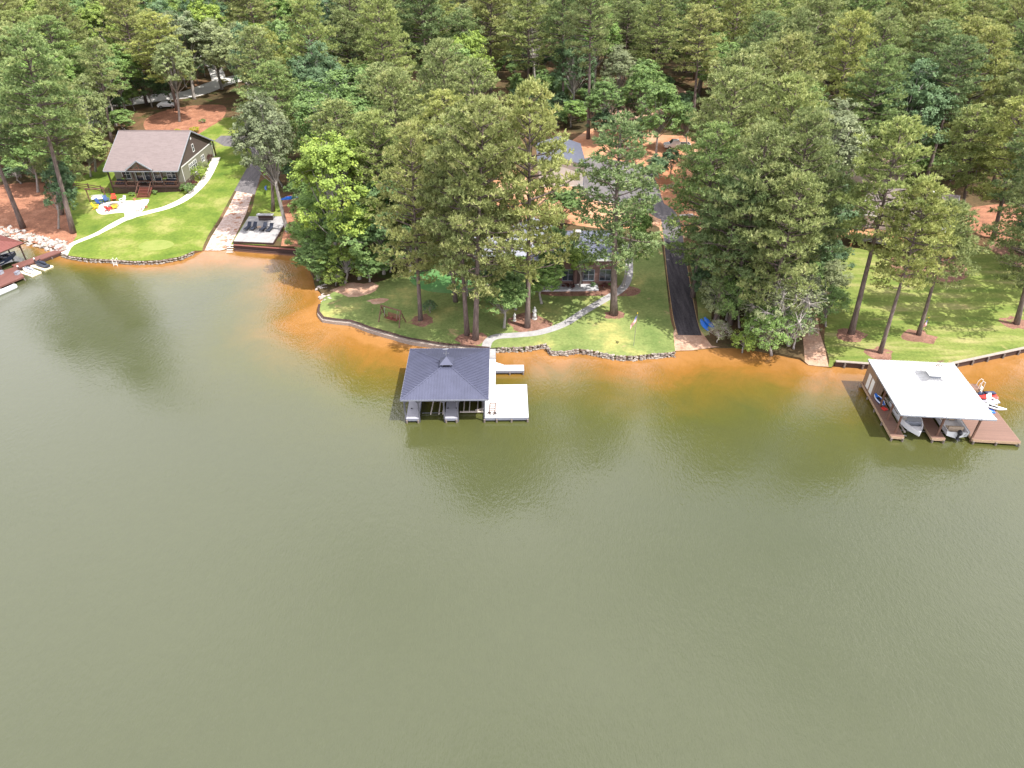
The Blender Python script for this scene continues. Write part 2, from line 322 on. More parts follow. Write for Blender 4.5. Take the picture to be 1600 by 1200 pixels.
# water: colour of the silty water over its red clay shelf, by the depth of the bed
m, nt, p = newmat('lake_water'); a = nt.nodes.new('ShaderNodeAttribute'); a.attribute_name = 'shelf'
nn = noise(nt, .14, 7, .68, dist=.8); ad = nt.nodes.new('ShaderNodeMath'); ad.operation = 'MULTIPLY_ADD'; ad.inputs[1].default_value = 1.3; ad.inputs[2].default_value = .35; nt.links.new(nn, ad.inputs[0])
sb = nt.nodes.new('ShaderNodeMath'); sb.operation = 'MULTIPLY'; nt.links.new(a.outputs['Fac'], sb.inputs[0]); nt.links.new(ad.outputs[0], sb.inputs[1])
nt.links.new(ramp(nt, sb.outputs[0], [(.02, (.054, .062, .027)), (.18, (.067, .071, .018)), (.38, (.11, .084, .015)), (.70, (.22, .105, .022)), (.95, (.30, .145, .045))]), WCOL := nt.nodes.new('NodeReroute').inputs[0]); nt.links.new(mixc(nt, 1.0, WCOL.node.outputs[0], ramp(nt, noise(nt, .9, 6, .75, dist=.5), [(.35, (.97,)*3), (.65, (1.03,)*3)]), 'MULTIPLY'), p.inputs['Base Color'])
p.inputs['Roughness'].default_value = .08; p.inputs['IOR'].default_value = 1.62; p.inputs['Specular IOR Level'].default_value = .5
w1 = noise(nt, 1.7, 2, .5, 'Object', ((1.5, .9, 1), rad(12)), .4); w2 = noise(nt, 4.4, 2, .6, 'Object', ((1.7, .55, 1), rad(-14)), .5); w3 = noise(nt, .12, 3, .5)
ma = nt.nodes.new('ShaderNodeMath'); ma.operation = 'MULTIPLY_ADD'; ma.inputs[1].default_value = .75; nt.links.new(w2, ma.inputs[0]); nt.links.new(w1, ma.inputs[2])
mb_ = nt.nodes.new('ShaderNodeMath'); mb_.operation = 'MULTIPLY'; nt.links.new(ma.outputs[0], mb_.inputs[0]); nt.links.new(ramp(nt, w3, [(.35, (.45,)*3), (.65, (1,)*3)]), mb_.inputs[1])
bump(nt, p, mb_.outputs[0], .5, .06)
# ------------------------------------------------------------------ ground: one sheet, cut into its surfaces
def smooth(pts, closed=True, n=4):
    out = []; N = len(pts); rngi = range(N) if closed else range(N - 1)
    for i in rngi:
        g = (lambda k: pts[k % N]) if closed else (lambda k: pts[max(0, min(N-1, k))])
        p0, p1, p2, p3 = g(i-1), g(i), g(i+1), g(i+2)
        for k in range(n):
            t = k / n
            out.append(tuple(.5*((2*p1[j]) + (-p0[j]+p2[j])*t + (2*p0[j]-5*p1[j]+4*p2[j]-p3[j])*t*t + (-p0[j]+3*p1[j]-3*p2[j]+p3[j])*t**3) for j in (0, 1)))
    if not closed: out.append(tuple(pts[-1][:2]))
    return out
def ribbon(pts, w):
    """closed outline of a way of width w metres along world points; w may be a list"""
    l, r = [], []
    for i, p in enumerate(pts):
        a, b = pts[max(0, i-1)], pts[min(len(pts)-1, i+1)]; d = Vector((b[0]-a[0], b[1]-a[1])).normalized(); ww = (w[i] if hasattr(w, '__len__') else w) / 2
        l.append((p[0]-d.y*ww, p[1]+d.x*ww)); r.append((p[0]+d.y*ww, p[1]-d.x*ww))
    return l + r[::-1]
def circ(px, py, r, seed=0, sx=1.0):
    rg = random.Random(seed); x, y, z = T(px, py)
    return [(x + r*sx*math.cos(k*math.pi/7)*rg.uniform(.68, 1.25), y + r*math.sin(k*math.pi/7)*rg.uniform(.68, 1.25)) for k in range(14)]
REG = []      # name, material, world outline; later ones lie over earlier ones
def reg(name, mat, px=None, w=None, sm=True):
    if px: w = T2(smooth(px) if sm else px)
    REG.append((name, mat, w))
reg('pine_straw_ground', 'pine_straw', [(-150,300),(-10,290),(60,285),(95,300),(112,330),(125,366),(100,396),(60,392),(-150,392)])
reg('left_lawn', 'left_lawn', [(94,412),(120,368),(105,340),(100,305),(112,286),(150,264),(180,245),(318,222),(305,212),(330,190),(375,185),(398,222),(394,245),(386,262),(377,278),(366,298),(354,320),(340,345),(324,370),(312,400),(308,418),(200,420)])
reg('pine_straw_ground', 'pine_straw', [(235,208),(225,190),(250,175),(300,165),(350,165),(348,185),(325,200),(305,212),(285,215)])
reg('left_lawn', 'left_lawn', [(360,392),(374,360),(392,332),(400,300),(412,280),(425,285),(440,310),(450,332),(446,350),(400,395)])
reg('forest_clearing', 'pine_straw', [(440,395),(445,350),(440,318),(452,305),(480,310),(485,340),(475,398)])
reg('middle_lawn', 'mid_lawn', [(500,505),(492,478),(512,462),(530,452),(555,446),(600,438),(640,420),(690,405),(760,405),(850,430),(940,425),(985,380),(1030,365),(1034,385),(1039,422),(1043,460),(1048,500),(1055,525),(1058,570),(960,585),(850,560),(760,570),(600,545),(520,520)])
reg('middle_lawn', 'green_turf', [(660,452),(640,432),(690,410),(760,405),(770,440),(740,455),(700,458)])
reg('middle_lawn', 'mid_lawn', [(1072,385),(1085,380),(1100,400),(1110,440),(1112,480),(1108,520),(1094,520),(1090,480),(1085,445),(1078,412)])
reg('right_lawn', 'right_lawn', [(1302,600),(1296,562),(1288,530),(1292,500),(1298,470),(1304,430),(1312,398),(1330,388),(1480,385),(1510,378),(1545,390),(1580,415),(1640,450),(1760,480),(1760,540),(1600,575),(1450,600)])
reg('red_clay_ground', 'red_clay', [(1105,345),(1090,320),(1068,300),(1085,270),(1090,235),(1078,214),(1030,210),(1000,195),(930,200),(900,215),(840,260),(780,270),(765,320),(800,345),(860,340),(890,350),(960,358),(1025,352),(1034,372),(1070,372),(1088,360)])
reg('red_clay_ground', 'ramp_dirt', [(905,178),(925,150),(950,125),(1000,120),(1070,140),(1066,175),(1010,182),(960,190)])
reg('red_clay_ground', 'pale_dirt', [(1320,285),(1300,262),(1340,235),(1400,240),(1420,270),(1380,300)])
reg('dirt_yard', 'pine_straw', [(1500,345),(1515,325),(1600,318),(1700,330),(1700,385),(1600,380),(1545,372)])
reg('mulch_bed', 'mulch', [(1395,402),(1480,395),(1505,412),(1512,432),(1480,442),(1440,436),(1400,430)])
reg('mulch_bed', 'mulch', [(840,452),(900,446),(970,446),(1000,452),(990,462),(940,462),(860,462)])
reg('mulch_bed', 'mulch', [(1545,385),(1560,378),(1600,400),(1680,430),(1680,455),(1630,440),(1590,415)])
for i, (px, py, r_) in enumerate([(1330,523,1.7),(1375,553,1.7),(1435,526,1.9),(1588,505,1.8),(659,500,1.6),(735,531,1.9),(826,505,2.6),(960,492,1.4)]):
    reg('mulch_bed', 'mulch', w=circ(px, py, r_, i, 1.15))
reg('dirt_patch', 'ramp_dirt', w=circ(556, 452, 2.2, 33, 1.5)); reg('dirt_patch', 'ramp_dirt', w=circ(590, 470, .9, 34, 1.7))
reg('putting_green', 'putting_green', w=[(T(244, 383)[0] + 2.9*math.cos(a*.35), T(244, 383)[1] + 2.1*math.sin(a*.35)) for a in range(18)])
reg('gravel_ramp', 'gravel', [(308,412),(312,398),(330,370),(346,345),(359,320),(370,298),(380,278),(388,262),(404,262),(401,285),(394,305),(384,335),(371,362),(360,384),(360,412)], sm=False)
reg('left_driveway', 'asphalt_worn', [(366,298),(377,278),(386,262),(394,245),(392,232),(350,228),(335,220),(345,212),(400,212),(425,225),(418,245),(410,262),(404,285),(398,304)], sm=False)
road = T2(smooth([(-60,205),(60,180),(170,163),(250,152),(300,146),(350,128),(420,112),(520,100)], False)); reg('back_road', 'concrete', w=ribbon(road, 7.5))
road = T2(smooth([(345,134),(335,105),(318,85),(330,60),(300,40)], False)); reg('back_road', 'concrete', w=ribbon(road, 4))
reg('ramp_apron', 'ramp_dirt', [(1057,570),(1054,540),(1052,520),(1056,512),(1092,512),(1100,524),(1112,540),(1165,548),(1190,560),(1190,575)], sm=False)
drv = T2(smooth([(1078,524),(1071,500),(1064,460),(1058,420),(1054,385),(1050,360),(1046,340),(1034,325),(1005,312),(975,300),(950,285),(935,262)], False))
dw = [5.0]*len(drv)
reg('driveway_edging', 'edge_sand', w=ribbon(drv[:20], 3.42)); reg('black_driveway', 'asphalt_worn', w=ribbon(drv[:34], 3.25)); reg('black_driveway', 'asphalt_fresh', w=ribbon(drv[:18], 3.25))
reg('parking_pad', 'asphalt_worn', [(905,300),(905,262),(918,246),(960,250),(1010,262),(1028,290),(1035,312),(1046,338),(1030,342),(1000,325),(960,318),(925,312)])
reg('boat_ramp', 'ramp_dirt', [(1262,590),(1256,545),(1254,520),(1262,495),(1276,490),(1281,520),(1289,545),(1301,590)], sm=False)
wk = T2(smooth([(98,402),(110,383),(150,366),(195,342),(226,333),(260,324),(288,311),(310,293),(323,277),(332,260),(338,246)], False)); reg('concrete_path', 'path_concrete', w=ribbon(wk, [1.25]*10 + [1.7]*(len(wk)-10)))
reg('concrete_path', 'path_concrete', [(150,327),(160,317),(190,314),(214,313),(233,312),(222,330),(215,338),(196,344),(194,333),(180,333),(158,335)])
wk2 = T2(smooth([(758,552),(760,540),(765,531),(778,525.5),(805,523.5),(842,519.5),(880,507),(912,487),(948,466),(972,451),(981,435),(983,417),(981,397),(976,380)], False)); reg('grey_path', 'path_grey', w=ribbon(wk2, 1.25))
def inside(P, poly):
    P = np.asarray(P); x, y = P[:, 0], P[:, 1]; q = np.array(poly); r = np.roll(q, -1, 0); c = np.zeros(len(P), bool)
    for (x0, y0), (x1, y1) in zip(q, r):
        if y0 == y1: continue
        c ^= ((y0 > y) != (y1 > y)) & (x < (x1 - x0) * (y - y0) / (y1 - y0) + x0)
    return c
LAND = [(s[0], s[1]) for s in SHORE] + [(1500, 3000), (-1500, 3000)]
def mk_land():
    rg = np.random.RandomState(3); V = []; E = []
    def loop(pts, closed=True):
        b = len(V); V.extend(pts); n = len(pts); E.extend([(b+i, b+(i+1) % n) for i in range(n if closed else n-1)])
    loop(LAND)
    for _, _, w in REG: loop(w)
    gx, gy = np.meshgrid(np.arange(-125, 110, 2.6), np.arange(60, 235, 2.6)); G = np.stack([gx.ravel(), gy.ravel()], 1); G += rg.uniform(-.7, .7, G.shape)
    gx, gy = np.meshgrid(np.arange(-85, 75, 1.3), np.arange(70, 125, 1.3)); G2 = np.stack([gx.ravel(), gy.ravel()], 1); G2 += rg.uniform(-.3, .3, G2.shape)
    D, _, _ = shore_dist(G2); G2 = G2[(D < 14) & (D > .3)]
    gx, gy = np.meshgrid(np.arange(-1400, 1401, 60), np.arange(20, 2900, 60)); G3 = np.stack([gx.ravel(), gy.ravel()], 1); G3 = G3[(np.abs(G3[:, 0]) > 130) | (G3[:, 1] > 240)]
    P = np.concatenate([G, G2, G3]); P = P[inside(P, LAND)]; V.extend([tuple(p) for p in P])
    vo, eo, fo, *_ = delaunay_2d_cdt([Vector(v) for v in V], E, [], 0, 1e-4)
    vo = np.array([tuple(v) for v in vo]); F = np.array([f for f in fo if len(f) == 3]); C = vo[F].mean(1); keep = inside(C, LAND); F = F[keep]; C = C[keep]
    cls = np.full(len(F), -1)
    for i, (_, _, w) in enumerate(REG): cls[inside(C, w)] = i
    Z = height(vo); lab = {}
    keyof = lambda i: ('ground', 'forest_floor') if i < 0 else REG[i][:2]
    for i in set(cls.tolist()): lab.setdefault(keyof(i)[0], {}).setdefault(keyof(i)[1], []).append(i)
    for nm, mats in lab.items():
        fs = []; mi = []; ml = list(mats)
        for k, mt in enumerate(ml):
            sel = F[np.isin(cls, mats[mt])]; fs.append(sel); mi += [k] * len(sel)
        fs = np.concatenate(fs); u, inv = np.unique(fs, return_inverse=True); inv = inv.reshape(fs.shape)
        vv = [(vo[j][0], vo[j][1], Z[j]) for j in u]; a = vv
        me = bpy.data.meshes.new(nm)
        fl = []
        for t in inv:
            p, q, r = vv[t[0]], vv[t[1]], vv[t[2]]
            s = (q[0]-p[0])*(r[1]-p[1]) - (q[1]-p[1])*(r[0]-p[0]); fl.append(tuple(t) if s > 0 else (t[0], t[2], t[1]))
        fl = [tuple(int(c) for c in t) for t in fl]
        if nm == 'ground':     # the bank goes on down under the water
            n0 = len(vv); hs = height(SA)
            for (x, y), h in zip(SA, hs): vv.append((x, y, h)); vv.append((x, y - .05, -1.5))
            for k in range(len(SA) - 1): fl.append((n0+2*k, n0+2*k+1, n0+2*k+3, n0+2*k+2)); mi.append(0)
        me.from_pydata(vv, [], fl)
        for mt in ml: me.materials.append(M[mt])
        me.polygons.foreach_set('material_index', mi); me.polygons.foreach_set('use_smooth', [True]*len(mi)); me.update()
        o = bpy.data.objects.new(nm, me); col.objects.link(o); tag(o, kind='structure')
mk_land()
# water
def mk_water():
    def ax(a, b, st, far):
        c = list(np.arange(a, b + .01, st)); k = st
        while c[-1] < far: k *= 1.5; c.append(c[-1] + k)
        k = st
        while c[0] > -far: k *= 1.5; c.insert(0, c[0] - k)
        return np.array(c)
    xs = ax(-100, 100, 1.0, 1500); ys = ax(30, 125, .9, 1500); gx, gy = np.meshgrid(xs, ys); P = np.stack([gx.ravel(), gy.ravel()], 1)
    D, _, W = shore_dist(P); ins = inside(P, LAND); D[ins] = 0; sh = np.exp(-(D / (W * .85)) ** 1.15)
    nx = len(xs); fs = [(j*nx+i, j*nx+i+1, (j+1)*nx+i+1, (j+1)*nx+i) for j in range(len(ys)-1) for i in range(nx-1)]
    me = bpy.data.meshes.new('lake'); me.from_pydata([(x, y, 0) for x, y in P], [], fs); me.materials.append(M['lake_water'])
    at = me.attributes.new('shelf', 'FLOAT', 'POINT'); at.data.foreach_set('value', sh.astype(np.float32)); me.polygons.foreach_set('use_smooth', [True]*len(fs)); me.update()
    o = bpy.data.objects.new('lake', me); col.objects.link(o); tag(o, kind='structure')
mk_water()
# seawalls
def shore_run(kinds, lo, hi):
    out = []
    for s in SHORE:
        if s[4] in kinds and abs(s[1]) < 400:
            px = PX(s[0], s[1], 0)[0]
            if lo <= px <= hi: out.append(s)
    return out
def stone_wall(name, label, run, mat, seed, big=.30, rows=2, cap=None):
    rg = random.Random(seed); mb = MB(); acc = 0
    for i in range(len(run) - 1):
        a, b = run[i], run[i+1]; l = math.hypot(b[0]-a[0], b[1]-a[1])
        if l > 6: continue
        n = max(1, int(l / (big * .95)))
        for k in range(n):
            t = (k + rg.random()) / n; x = a[0]+(b[0]-a[0])*t; y = a[1]+(b[1]-a[1])*t; h = a[2] + .08
            for r_ in range(rows):
                q = big * rg.uniform(.45, .8); mb.m = rg.choice([0, 0, 1, 2]) 
                mb.blob((x + rg.uniform(-.1, .1), y - .22 + r_*.1 + rg.uniform(-.12, .1), (r_ + .35) * h / rows + rg.uniform(-.05, .05)), q, rg.random(), j=.3, sq=(1.15, .8, .7))
    o = mb.build(name, [M[mat], M['stone'], M['dark_stone']]); tag(o, label, 'seawall'); return o
stone_wall('stone_seawall', 'low pale stone wall edging the bright green lawn in front of the cottage', shore_run(['stone'], 95, 306), 'stone', 1, .26)
stone_wall('stone_seawall', 'dark stacked stone wall between the grey roofed boathouse and the driveway', shore_run(['stone'], 770, 1057), 'stone', 2, .28, 3)
def edge_wall(run):
    mb = MB(); cp = MB()
    for a, b in zip(run, run[1:]):
        p = Vector((a[0], a[1], 0)); q = Vector((b[0], b[1], 0)); ha, hb = a[2] + .05, b[2] + .05
        for off, z in ((.0, 0), (.35, -.18)):
            mb.bar(p + Vector((0, -off-.1, ha/2 + z)), q + Vector((0, -off-.1, hb/2 + z)), .22, ha + .15)
        cp.bar(p + Vector((0, -.06, ha + .05)), q + Vector((0, -.06, hb + .05)), .32, .09)
    r_ = thing('timber_seawall', 'low curved timber edging wall along the lawn point left of the grey boathouse', 'seawall', (0, 0, 0))
    mb.build('wall_boards', M['weathered_wood'], r_); cp.build('cap', M['dark_brown_wood'], r_)
edge_wall(shore_run(['edge'], 490, 768))
def wood_bulkhead(run):
    r_ = thing('wooden_bulkhead', 'wooden bulkhead with posts along the lawn behind the white roofed boathouse', 'seawall', (0, 0, 0)); mb = MB(); cp = MB(); acc = 0
    for a, b in zip(run, run[1:]):
        p = Vector((a[0], a[1] - .1, 0)); q = Vector((b[0], b[1] - .1, 0)); d = (q - p)
        if d.length > 6: continue
        h = .78; mb.bar(p + Vector((0, 0, h/2 - .1)), q + Vector((0, 0, h/2 - .1)), .12, h + .2)
        cp.bar(p + Vector((0, 0, h + .04)), q + Vector((0, 0, h + .04)), .42, .08)
        acc += d.length
        if acc > 2.0:
            acc = 0; pb = MB(); pb.bar((p.x, p.y - .2, -.6), (p.x, p.y - .2, .68), .2, .2); pb.build('post', M['piling'], r_)
    mb.build('wall_boards', M['dark_brown_wood'], r_); cp.build('cap', M['seawall_cap'], r_)
wood_bulkhead(shore_run(['wood'], 1300, 1690))
def riprap():
    rg = random.Random(9); mb = MB()
    for s in shore_run(['rock'], -20, 97):
        for k in range(16):
            q = rg.uniform(.15, .48); x, y = s[0] + rg.uniform(-.8, .8), s[1] + rg.uniform(-.5, 2.6); mb.m = rg.choice([0, 0, 0, 1])
            mb.blob((x, y, max(0.05, hz(x, y) if y > s[1] else .05) + .06), q, rg.random(), j=.35, sq=(1, .9, .6))
    o = mb.build('riprap', [M['pale_stone'], M['stone']]); tag(o, 'bank of pale broken rocks along the water beside the red roofed dock', 'rocks', kind='stuff')
    mb = MB()
    for (cx, cy) in ((507, 462), (511, 468), (503, 447)):
        for k in range(12):
            x, y, z = T(cx, cy); x += rg.uniform(-.7, .7); y += rg.uniform(-.7, .7); mb.blob((x, y, max(.05, z*.5)), rg.uniform(.2, .45), rg.random(), j=.3, sq=(1, .9, .6))
    o = mb.build('riprap', M['pale_stone']); tag(o, 'small heap of white rocks at the tip of the middle lawn', 'rocks', kind='stuff')
riprap()
# ------------------------------------------------------------------ small builders
def part(name, mat, parent, fn, **k):
    mb = MB(); fn(mb); return mb.build(name, mat, parent, **k)
def frame_of(o):
    c, s = math.cos(-o.rotation_euler.z), math.sin(-o.rotation_euler.z)
    def f(px, py, z):
        x, y = R(px, py, z + o.location.z); x -= o.location.x; y -= o.location.y; return (x*c - y*s, x*s + y*c)
    return f
def hip_roof(root, x0, x1, y0, y1, ze, zr, mat, rx=0.0, ry=0.0, sp_=.3, t=.07, name='roof', rw=.035):
    """hipped roof with standing ribs; rx, ry: half length of its ridge along x or y"""
    cx, cy = (x0+x1)/2, (y0+y1)/2; A, B = (cx-rx, cy-ry, zr), (cx+rx, cy+ry, zr); c = [(x0,y0,ze),(x1,y0,ze),(x1,y1,ze),(x0,y1,ze)]
    fr = (cx, cy-ry, zr) if ry else None
    mb = MB()
    if rx: F = [[c[0],c[1],B,A],[c[1],c[2],B],[c[2],c[3],A,B],[c[3],c[0],A]]
    elif ry: F = [[c[0],c[1],A],[c[1],c[2],B,A],[c[2],c[3],B],[c[3],c[0],A,B]]
    else: F = [[c[0],c[1],A],[c[1],c[2],A],[c[2],c[3],A],[c[3],c[0],A]]
    ups = [(0,1,.3),(-1,0,.3),(0,-1,.3),(1,0,.3)]
    vs = c + [A, B]; 
    for f, u in zip(F, ups):
        mb.slab(f, t); ribs(mb, f, u, sp_, rw, rw)
    for k in range(4):
        tip = A if (k in (0, 3) if rx else k in (0, 1)) else B
        mb.bar(Vector(c[k]) + Vector((0,0,.02)), Vector(tip) + Vector((0,0,.03)), .16, .05)
    if rx or ry: mb.bar(Vector(A) + Vector((0,0,.04)), Vector(B) + Vector((0,0,.04)), .2, .05)
    return mb.build(name, mat, root)
def eave_board(root, x0, x1, y0, y1, z, h, mat, name='fascia'):
    def f(m):
        m.box(x0-.02, x1+.02, y0-.04, y0-.003, z-h, z+.02); m.box(x0-.02, x1+.02, y1+.003, y1+.04, z-h, z+.02)
        m.box(x0-.04, x0-.0025, y0, y1, z-h, z+.02); m.box(x1+.0025, x1+.04, y0, y1, z-h, z+.02)
    return part(name, mat, root, f)
def dock_slab(root, name, mat, x0, x1, y0, y1, z=.6, skirt='slate_trim', th=.06):
    d = part(name, mat, root, lambda m: m.box(x0, x1, y0, y1, z-th, z))
    part('rim', M[skirt], d, lambda m: (m.box(x0+.01, x1-.01, y0-.035, y0-.002, z-.34, z-.02), m.box(x0+.01, x1-.01, y1+.002, y1+.035, z-.34, z-.02), m.box(x0-.035, x0-.002, y0, y1, z-.34, z-.02), m.box(x1+.002, x1+.035, y0, y1, z-.34, z-.02)))
    return d
def piles(root, pts, mat='piling', r=.11, top=.5):
    for (x, y) in pts: part('piling', M[mat], root, lambda m: m.tube([(x, y, -1.3), (x, y, top)], r, 8))
def weathervane(root, x, y, z, mat='steel'):
    def f(m):
        m.tube([(x,y,z),(x,y,z+.95)], .018, 6); m.bar((x-.28,y,z+.45),(x+.28,y,z+.45),.02); m.bar((x,y-.28,z+.45),(x,y+.28,z+.45),.02)
        m.tube([(x-.38,y,z+.98),(x-.1,y,z+1.04),(x+.15,y,z+1.05),(x+.36,y,z+1.16)], [.02,.075,.07,.015], 6); m.tube([(x+.1,y,z+1.05),(x+.06,y,z+1.28)], [.05,.01], 5)
        for dx, dy in ((-.28,0),(.28,0),(0,-.28),(0,.28)): m.box(x+dx-.05, x+dx+.05, y+dy-.012, y+dy+.012, z+.4, z+.53)
    return part('weathervane', M[mat], root, f)
# ------------------------------------------------------------------ grey roofed boathouse and its dock
def grey_boathouse():
    r = thing('boathouse', 'two slip boathouse with dark grey ribbed metal hip roof and white plank dock', 'boathouse', (-7.63, 67.9, 0), rad(.8))
    X0, X1, Y0, Y1, ZE, ZR = -4.92, 4.92, -5.36, 5.3, 3.5, 4.86
    rf = hip_roof(r, X0, X1, Y0, Y1, ZE, ZR, M['grey_metal_roof'], sp_=.32, rw=.07)
    eave_board(rf, X0, X1, Y0, Y1, ZE-.01, .16, M['slate_trim'])
    def cup(m): m.box(-.52, .52, -.52, .52, ZR-.32, ZR+.22)
    c = part('cupola', M['slate_trim'], r, cup)
    part('louver', M['interior'], c, lambda m: [m.box(-.4, .4, s*.52-.012, s*.52+.012, ZR-.12, ZR+.17) for s in (-1, 1)] + [m.box(s*.52-.012, s*.52+.012, -.4, .4, ZR-.12, ZR+.17) for s in (-1, 1)])
    part('cupola_roof', M['grey_metal_roof'], c, lambda m: m.add([(-.78,-.78,ZR+.22),(.78,-.78,ZR+.22),(.78,.78,ZR+.22),(-.78,.78,ZR+.22),(0,0,ZR+.92)], [(0,1,4),(1,2,4),(2,3,4),(3,0,4),(0,3,2,1)]))
    weathervane(r, 0, 0, ZR+.88)
    dk = lambda *a, **k: dock_slab(r, 'walkway', M['grey_deck'], *a, **k)
    dk(-4.55, -3.12, -5.02, 5.0); dk(-.10, 1.30, -5.02, 3.55); dk(-3.08, 4.42, 3.6, 5.0)
    dock_slab(r, 'walkway', M['white_deck'], 4.46, 5.62, -5.0, 7.3, .6)
    dock_slab(r, 'landing', M['path_grey'], 4.1, 5.6, 7.38, 9.6, .66)
    dock_slab(r, 'sun_deck', M['white_deck'], 5.68, 9.45, -5.0, 1.55, .6)
    sd = dock_slab(r, 'side_dock', M['white_deck'], 5.68, 9.2, 4.55, 5.85, .6)
    part('gusset', M['white_deck'], sd, lambda m: m.prism([(5.68, 5.9), (6.7, 5.9), (5.68, 6.5)], .54, .6))
    piles(r, [(5.8,-5.08),(7.5,-5.08),(9.35,-5.08),(9.4,1.5),(7.4,4.5),(9.1,4.5),(9.1,5.8),(-4.5,-5.08),(-3.2,-5.08),(0,-5.08),(1.2,-5.08),(4.4,-5.08)], top=.42)
    for x in (-4.62, -3.05, -.17, 1.37, 4.40):
        for y in (-4.85, 0, 4.6):
            p_ = part('post', M['dark_post'], r, lambda m: m.box(x-.08, x+.08, y-.08, y+.08, -.9, ZE-.08))
        for y, s in ((-4.85, 1), (4.6, -1)): part('brace', M['dark_post'], r, lambda m: m.bar((x, y, ZE-.9), (x, y+s*.8, ZE-.12), .09))
        for sx in (-1, 1):
            if -4.9 < x+sx*.75 < 4.9: part('brace', M['dark_post'], r, lambda m: m.bar((x, -4.85, ZE-.85), (x+sx*.7, -4.85, ZE-.12), .09))
    for y in (-4.85, 0, 4.6): part('beam', M['dark_post'], r, lambda m: m.box(-4.8, 4.8, y-.07, y+.07, ZE-.3, ZE-.10))
    for x in (-4.62, 4.4): part('beam', M['dark_post'], r, lambda m: m.box(x-.07, x+.07, -5.1, 5.0, ZE-.36, ZE-.302))
    for x0, xs, yf in ((-3.05, (-1.85, -.9, -.45), -3.6), (1.45, (1.95, 2.6, 3.55, 4.1), -3.3)):      # lift bunks in each slip
        for i, x in enumerate(xs): part('lift_bunk', M['pale_wood'], r, lambda m: m.bar((x, yf-.25, .32), (x + (.35 if (x0 < 0 and i == 0) else .05), 2.9, .32), .11, .16))
    part('lift_crossbeam', M['pale_wood'], r, lambda m: (m.bar((1.5, -3.35, .22), (4.3, -3.35, .22), .18, .12), m.bar((3.3, -3.2, .34), (4.25, -3.0, .42), .16, .1)))
    part('lift_crossbeam', M['steel'], r, lambda m: (m.bar((-2.95, -3.4, .15), (-.2, -3.4, .15), .07), m.bar((-2.95, 2.4, .15), (-.2, 2.4, .15), .07)))
    part('back_screen', M['interior'], r, lambda m: m.box(-4.5, 4.3, 5.02, 5.06, -.4, ZE-.35))
    part('added_shade_panel', M['dark_post'], r, lambda m: m.box(4.405, 4.45, -3.6, 4.5, -.4, ZE-.36))  # panel added to block sun from the right, so the slips fall dark
    for x, y in ((-4.1,-3.2),(-3.3,-3.2),(-4.2,-1.2),(.1,-3.2),(1.1,-3.2),(.1,-1.3),(1.1,-1.3)):
        part('cleat', M['black_plastic'], r, lambda m: (m.box(x-.12, x+.12, y-.025, y+.025, .66, .71), m.box(x-.05, x+.05, y-.03, y+.03, .603, .66)))
    b = r.matrix_basis; 
    # things on the sun deck
    l = thing('ladder', 'brown wooden ladder lying flat on the white plank deck by the grey boathouse', 'ladder', (-7.63+5.35, 67.9-3.35, .63), rad(-2))
    for s in (-.33, .33): part('rail', M['brown_wood'], l, lambda m: m.box(s-.03, s+.03, -1.0, 1.15, 0, .07))
    for k in range(5): part('rung', M['brown_wood'], l, lambda m: m.box(-.3, .3, -.85+k*.45-.025, -.85+k*.45+.025, .075, .12))
    for k, (x, y, a) in enumerate(((5.05, -4.2, .5), (5.6, -4.25, -.6))):
        t = thing('boat_anchor', ('left' if k == 0 else 'right') + ' one of two small dark anchors below the ladder on the white deck', 'anchor', (-7.63+x, 67.9+y, .62), a, 'anchors on the deck')
        part('shank', M['black_plastic'], t, lambda m: m.bar((0, -.25, .05), (0, .25, .05), .06)); part('flukes', M['black_plastic'], t, lambda m: (m.bar((-.22, .1, .05), (0, .27, .07), .07), m.bar((.22, .1, .05), (0, .27, .07), .07)))
grey_boathouse()
# ------------------------------------------------------------------ boats
def hull(L, B, Hh, v=.35):
    """hull mesh stern at -y, bow at +y: outside, gunwale, sunken cockpit"""
    mb = MB(); n = 11; rows = []
    for i in range(n):
        t = i / (n-1); y = -L/2 + L*t; w = B/2 * (1 if t < .45 else (1 - ((t-.45)/.55) ** 2.1)); w = max(w, .03); sh = Hh*(1 + .22*t*t); kz = v*.0 + (.0 if t < .7 else ((t-.7)/.3)**2*Hh*.55)
        inner = max(w - .16, .01); fl = Hh*.45 if .06 < t < .74 else sh - .04
        rows.append([(-w, y, sh), (-w*.92, y, Hh*.38 + kz*.5), (0, y, kz), (w*.92, y, Hh*.38 + kz*.5), (w, y, sh), (inner, y, sh), (inner*.97, y, fl), (-inner*.97, y, fl), (-inner, y, sh)])
    vs = [p for r_ in rows for p in r_]; k = 9; fs = [(i*k+j, (i+1)*k+j, (i+1)*k+(j+1) % k, i*k+(j+1) % k) for i in range(n-1) for j in range(k)]
    fs.append(tuple(range(k))); fs.append(tuple((n-1)*k + j for j in reversed(range(k)))); mb.add(vs, fs); return mb
def outboard(parent, y, z, mat='black_plastic'):
    o = part('outboard_motor', M[mat], parent, lambda m: (m.blob((0, y-.28, z+.5), .34, 3, j=.03, sq=(.75, 1.1, 1.0)), m.box(-.09, .09, y-.32, y-.14, z-.45, z+.25), m.box(-.13, .13, y-.55, y-.1, z-.32, z-.28)), smooth=False)
    part('propeller', M['steel'], o, lambda m: (m.tube([(0, y-.1, z-.5), (0, y-.55, z-.5)], [.07, .05], 8), [m.bar((0, y-.5, z-.5), (.2*math.cos(a), y-.52, z-.5+.2*math.sin(a)), .09, .02) for a in (.5, 2.6, 4.7)]))
